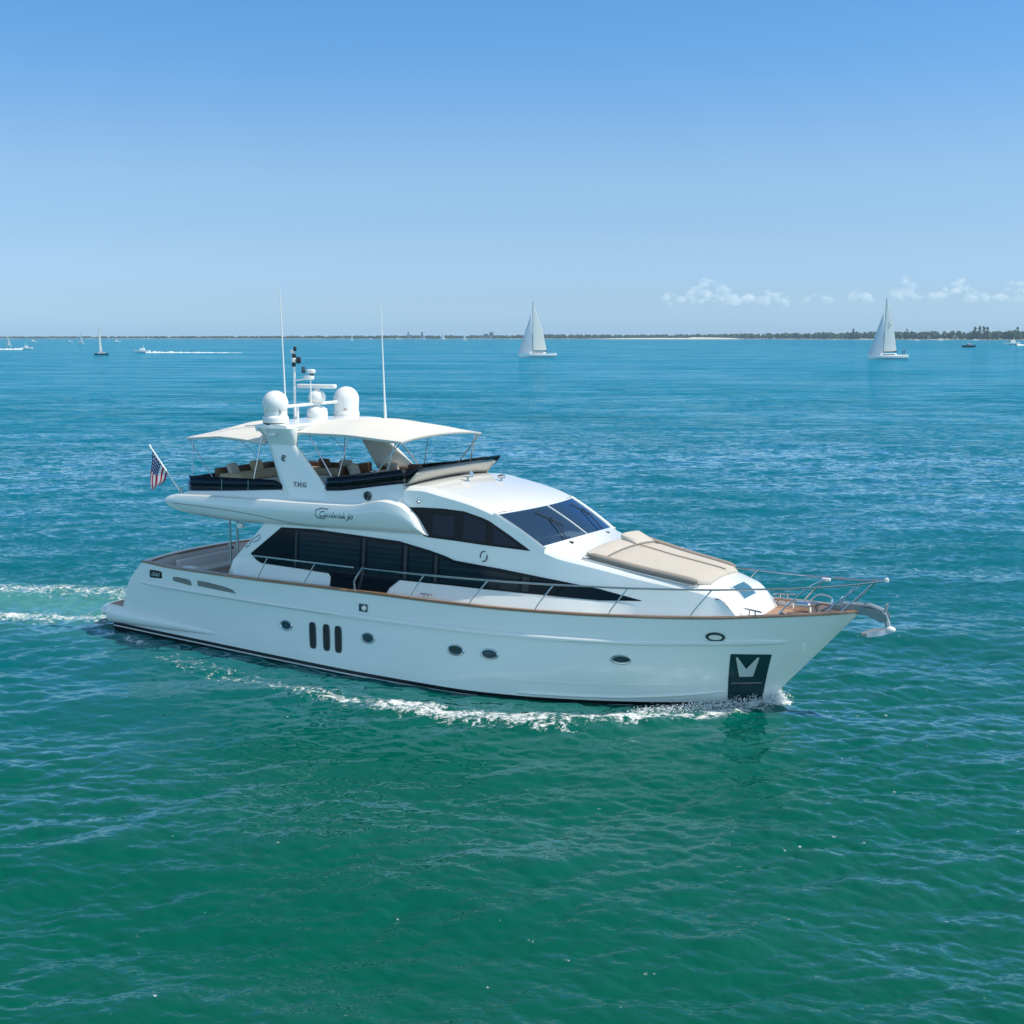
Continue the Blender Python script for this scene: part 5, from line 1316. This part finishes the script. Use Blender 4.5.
# taller pines that stand up out of it
def pine(px, h, label):
    a = sea_point(px, shore_y(px)); d = Vector((a.x - CAM.x, a.y - CAM.y, 0)).normalized(); p = a + d * 85
    o = empty('pine_tree', Vector((p.x, p.y, 1.5))); tag(o, label, 'tree', 'tall pines on the far shore')
    bm = bmesh.new(); tube(bm, [(0, 0, 0), (.4, 0, h * .5), (0, .3, h * .95)], [h * .022, h * .014, h * .004], 6); link('trunk', bm, M['trunk'], o)
    VV, FF = [], []; rg2 = random.Random(int(px * 7))
    for k in range(16):
        t = rg2.uniform(.45, 1); clump(VV, FF, Vector((rg2.uniform(-1, 1) * h * .12 * (1.4 - t), rg2.uniform(-1, 1) * h * .12, h * t)), h * .085, h * .06, rg2)
    me = bpy.data.meshes.new('crown'); me.from_pydata(VV, [], FF); me.materials.append(M['far_leaf']); c = bpy.data.objects.new('crown', me); COL.objects.link(c); c.parent = o
PN = [(974.5, 42, 'leftmost tall pine of the clump above the wooded shore'), (979, 44, 'second tall pine from the left in the shore clump'), (983.5, 43, 'tall pine right of the middle of the shore clump'), (987, 40, 'rightmost tall pine of the shore clump'), (907, 37, 'lone tree rising just right of the sloop sails'), (853, 40, 'lone tall tree left of the right-hand sloop'), (1017, 38, 'rounded tree at the right end of the shore')]
for px, h, lab in PN: pine(px, h, lab)
# far buildings
def far_building(px, wpx, hpx, label, tiers, m):
    a = sea_point(px, shore_y(px)); D = (a - Vector((CAM.x, CAM.y, 0))).length; d = Vector((a.x - CAM.x, a.y - CAM.y, 0)).normalized(); p = a + d * 60; s = D / 1294
    o = empty('far_building', Vector((p.x, p.y, 1)), math.atan2(d.y, d.x) - math.pi / 2); tag(o, label, 'building', 'buildings on the far shore')
    w, h = wpx * s, hpx * s; bm = bmesh.new()
    for x, ww, hh in tiers: box(bm, (x * w, 0, hh * h / 2), (ww * w, w * .5, hh * h))
    wl2 = link('wall', bm, m, o, smooth=False)
    bm = bmesh.new()
    for x, ww, hh in tiers:
        for k in range(3): box(bm, (x * w, -w * .25 - .2, hh * h * (.3 + .22 * k)), (ww * w * .8, .3, hh * h * .08))
        box(bm, (x * w, 0, hh * h + .6), (ww * w * 1.08, w * .54, 1.2))
    link('window', bm, M['glass'], o, smooth=False)
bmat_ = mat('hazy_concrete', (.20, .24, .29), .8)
far_building(409, 4, 6.6, 'tall thin grey-blue tower at left of the far pair', ((-.2, .35, 1), (.3, .5, .6)), bmat_)
far_building(422, 4, 6.5, 'pale blue tower block right of the thin far tower', ((0, .5, 1), (.35, .4, .45)), bmat_)
far_building(486, 15, 6, 'wide stepped grey building on the far shore', ((-.35, .28, .5), (0, .3, .75), (.33, .22, 1.0), (.46, .06, 1.1)), bmat_)
hm = mat('pale_house', (.6, .55, .48), .7)
far_building(955, 4, 5, 'pale house with a low roof among the far trees', ((0, 1, .55), (0, .6, .8)), hm)
far_building(929, 3, 4.4, 'small beige house among the trees right of the sloop', ((0, 1, .6), (.1, .5, .9)), hm)

# ================================================================== CLOUDS AND AIR
def cloud_mesh():
    rg = random.Random(21); bm = bmesh.new(); D = 20000
    dirn = lambda px: (FW + RT * ((px - 512) / F_PX) + UP * 0).normalized()
    def at(px, py):
        d = FW + RT * ((px - 512) / F_PX) - UP * ((py - 512) / F_PX); k = D / math.hypot(d.x, d.y); return CAM + d * k
    u = D / F_PX
    for x0, x1, ytop, ybot, nn in ((664, 686, 291, 303, 14), (688, 738, 272, 304, 80), (735, 800, 291, 304, 40), (805, 830, 293, 301, 10), (846, 872, 289, 301, 18), (893, 922, 276, 301, 30), (930, 988, 279, 301, 45), (996, 1060, 273, 301, 50)):
        xp = x0 + (x1 - x0) * rg.uniform(.35, .6)
        for k in range(nn):
            x = rg.uniform(x0, x1); top = ybot - (ybot - ytop) * max(.2, 1 - (abs(x - xp) / (x1 - x0) * 1.7) ** 1.2)
            y = ybot - (ybot - top) * rg.random() ** .8; r = rg.uniform(2.2, 5.5) * (1 - .45 * (ybot - y) / 28)
            y = max(y, top + r * .2); p = at(x, y)
            d = Vector((p.x, p.y, 0)).normalized() * rg.uniform(-500, 500)
            bmesh.ops.create_icosphere(bm, subdivisions=2, radius=r * u, matrix=Matrix.Translation(p + d) @ Matrix.Diagonal((1.25, 1.25, .8, 1)))
    return bm
cl = link('clouds', cloud_mesh(), [], None)
md = cl.modifiers.new('remesh', 'REMESH'); md.mode = 'VOXEL'; md.voxel_size = 22
cm = bpy.data.materials.new('cloud_vapour'); cm.use_nodes = True
n_ = cm.node_tree.nodes; n_.remove(n_['Principled BSDF'])
l_ = cm.node_tree.links
pv = n_.new('ShaderNodeVolumePrincipled'); pv.inputs['Color'].default_value = (.995, .995, .995, 1); pv.inputs['Anisotropy'].default_value = .0
g_ = n_.new('ShaderNodeNewGeometry'); t_ = n_.new('ShaderNodeTexNoise'); t_.inputs['Scale'].default_value = .0075; t_.inputs['Detail'].default_value = 5; t_.inputs['Roughness'].default_value = .6
l_.new(g_.outputs['Position'], t_.inputs['Vector'])
r_ = n_.new('ShaderNodeMapRange'); r_.inputs[1].default_value = .39; r_.inputs[2].default_value = .72; r_.inputs[3].default_value = 0; r_.inputs[4].default_value = .012; l_.new(t_.outputs[0], r_.inputs[0]); l_.new(r_.outputs[0], pv.inputs['Density'])
l_.new(pv.outputs[0], n_['Material Output'].inputs['Volume']); cl.data.materials.append(cm)
try: cm.cycles.volume_step_rate = .06
except Exception: pass
tag(cl, 'row of small pale cumulus clouds low above the horizon at right', 'clouds', kind='stuff')
HAZE = 1
if HAZE:
    bm = bmesh.new(); box(bm, (-3000, 5000, 18), (26000, 26000, 42))
    hz = link('haze', bm, [], None, smooth=False)
    hm_ = bpy.data.materials.new('thin_sea_haze'); hm_.use_nodes = True; n_ = hm_.node_tree.nodes; n_.remove(n_['Principled BSDF'])
    pv = n_.new('ShaderNodeVolumePrincipled'); pv.inputs['Color'].default_value = (.75, .87, 1, 1); pv.inputs['Density'].default_value = .00004; pv.inputs['Anisotropy'].default_value = .1
    hm_.node_tree.links.new(pv.outputs[0], n_['Material Output'].inputs['Volume']); hz.data.materials.append(hm_)
    tag(hz, 'thin blue haze over the sea', 'haze', kind='stuff')
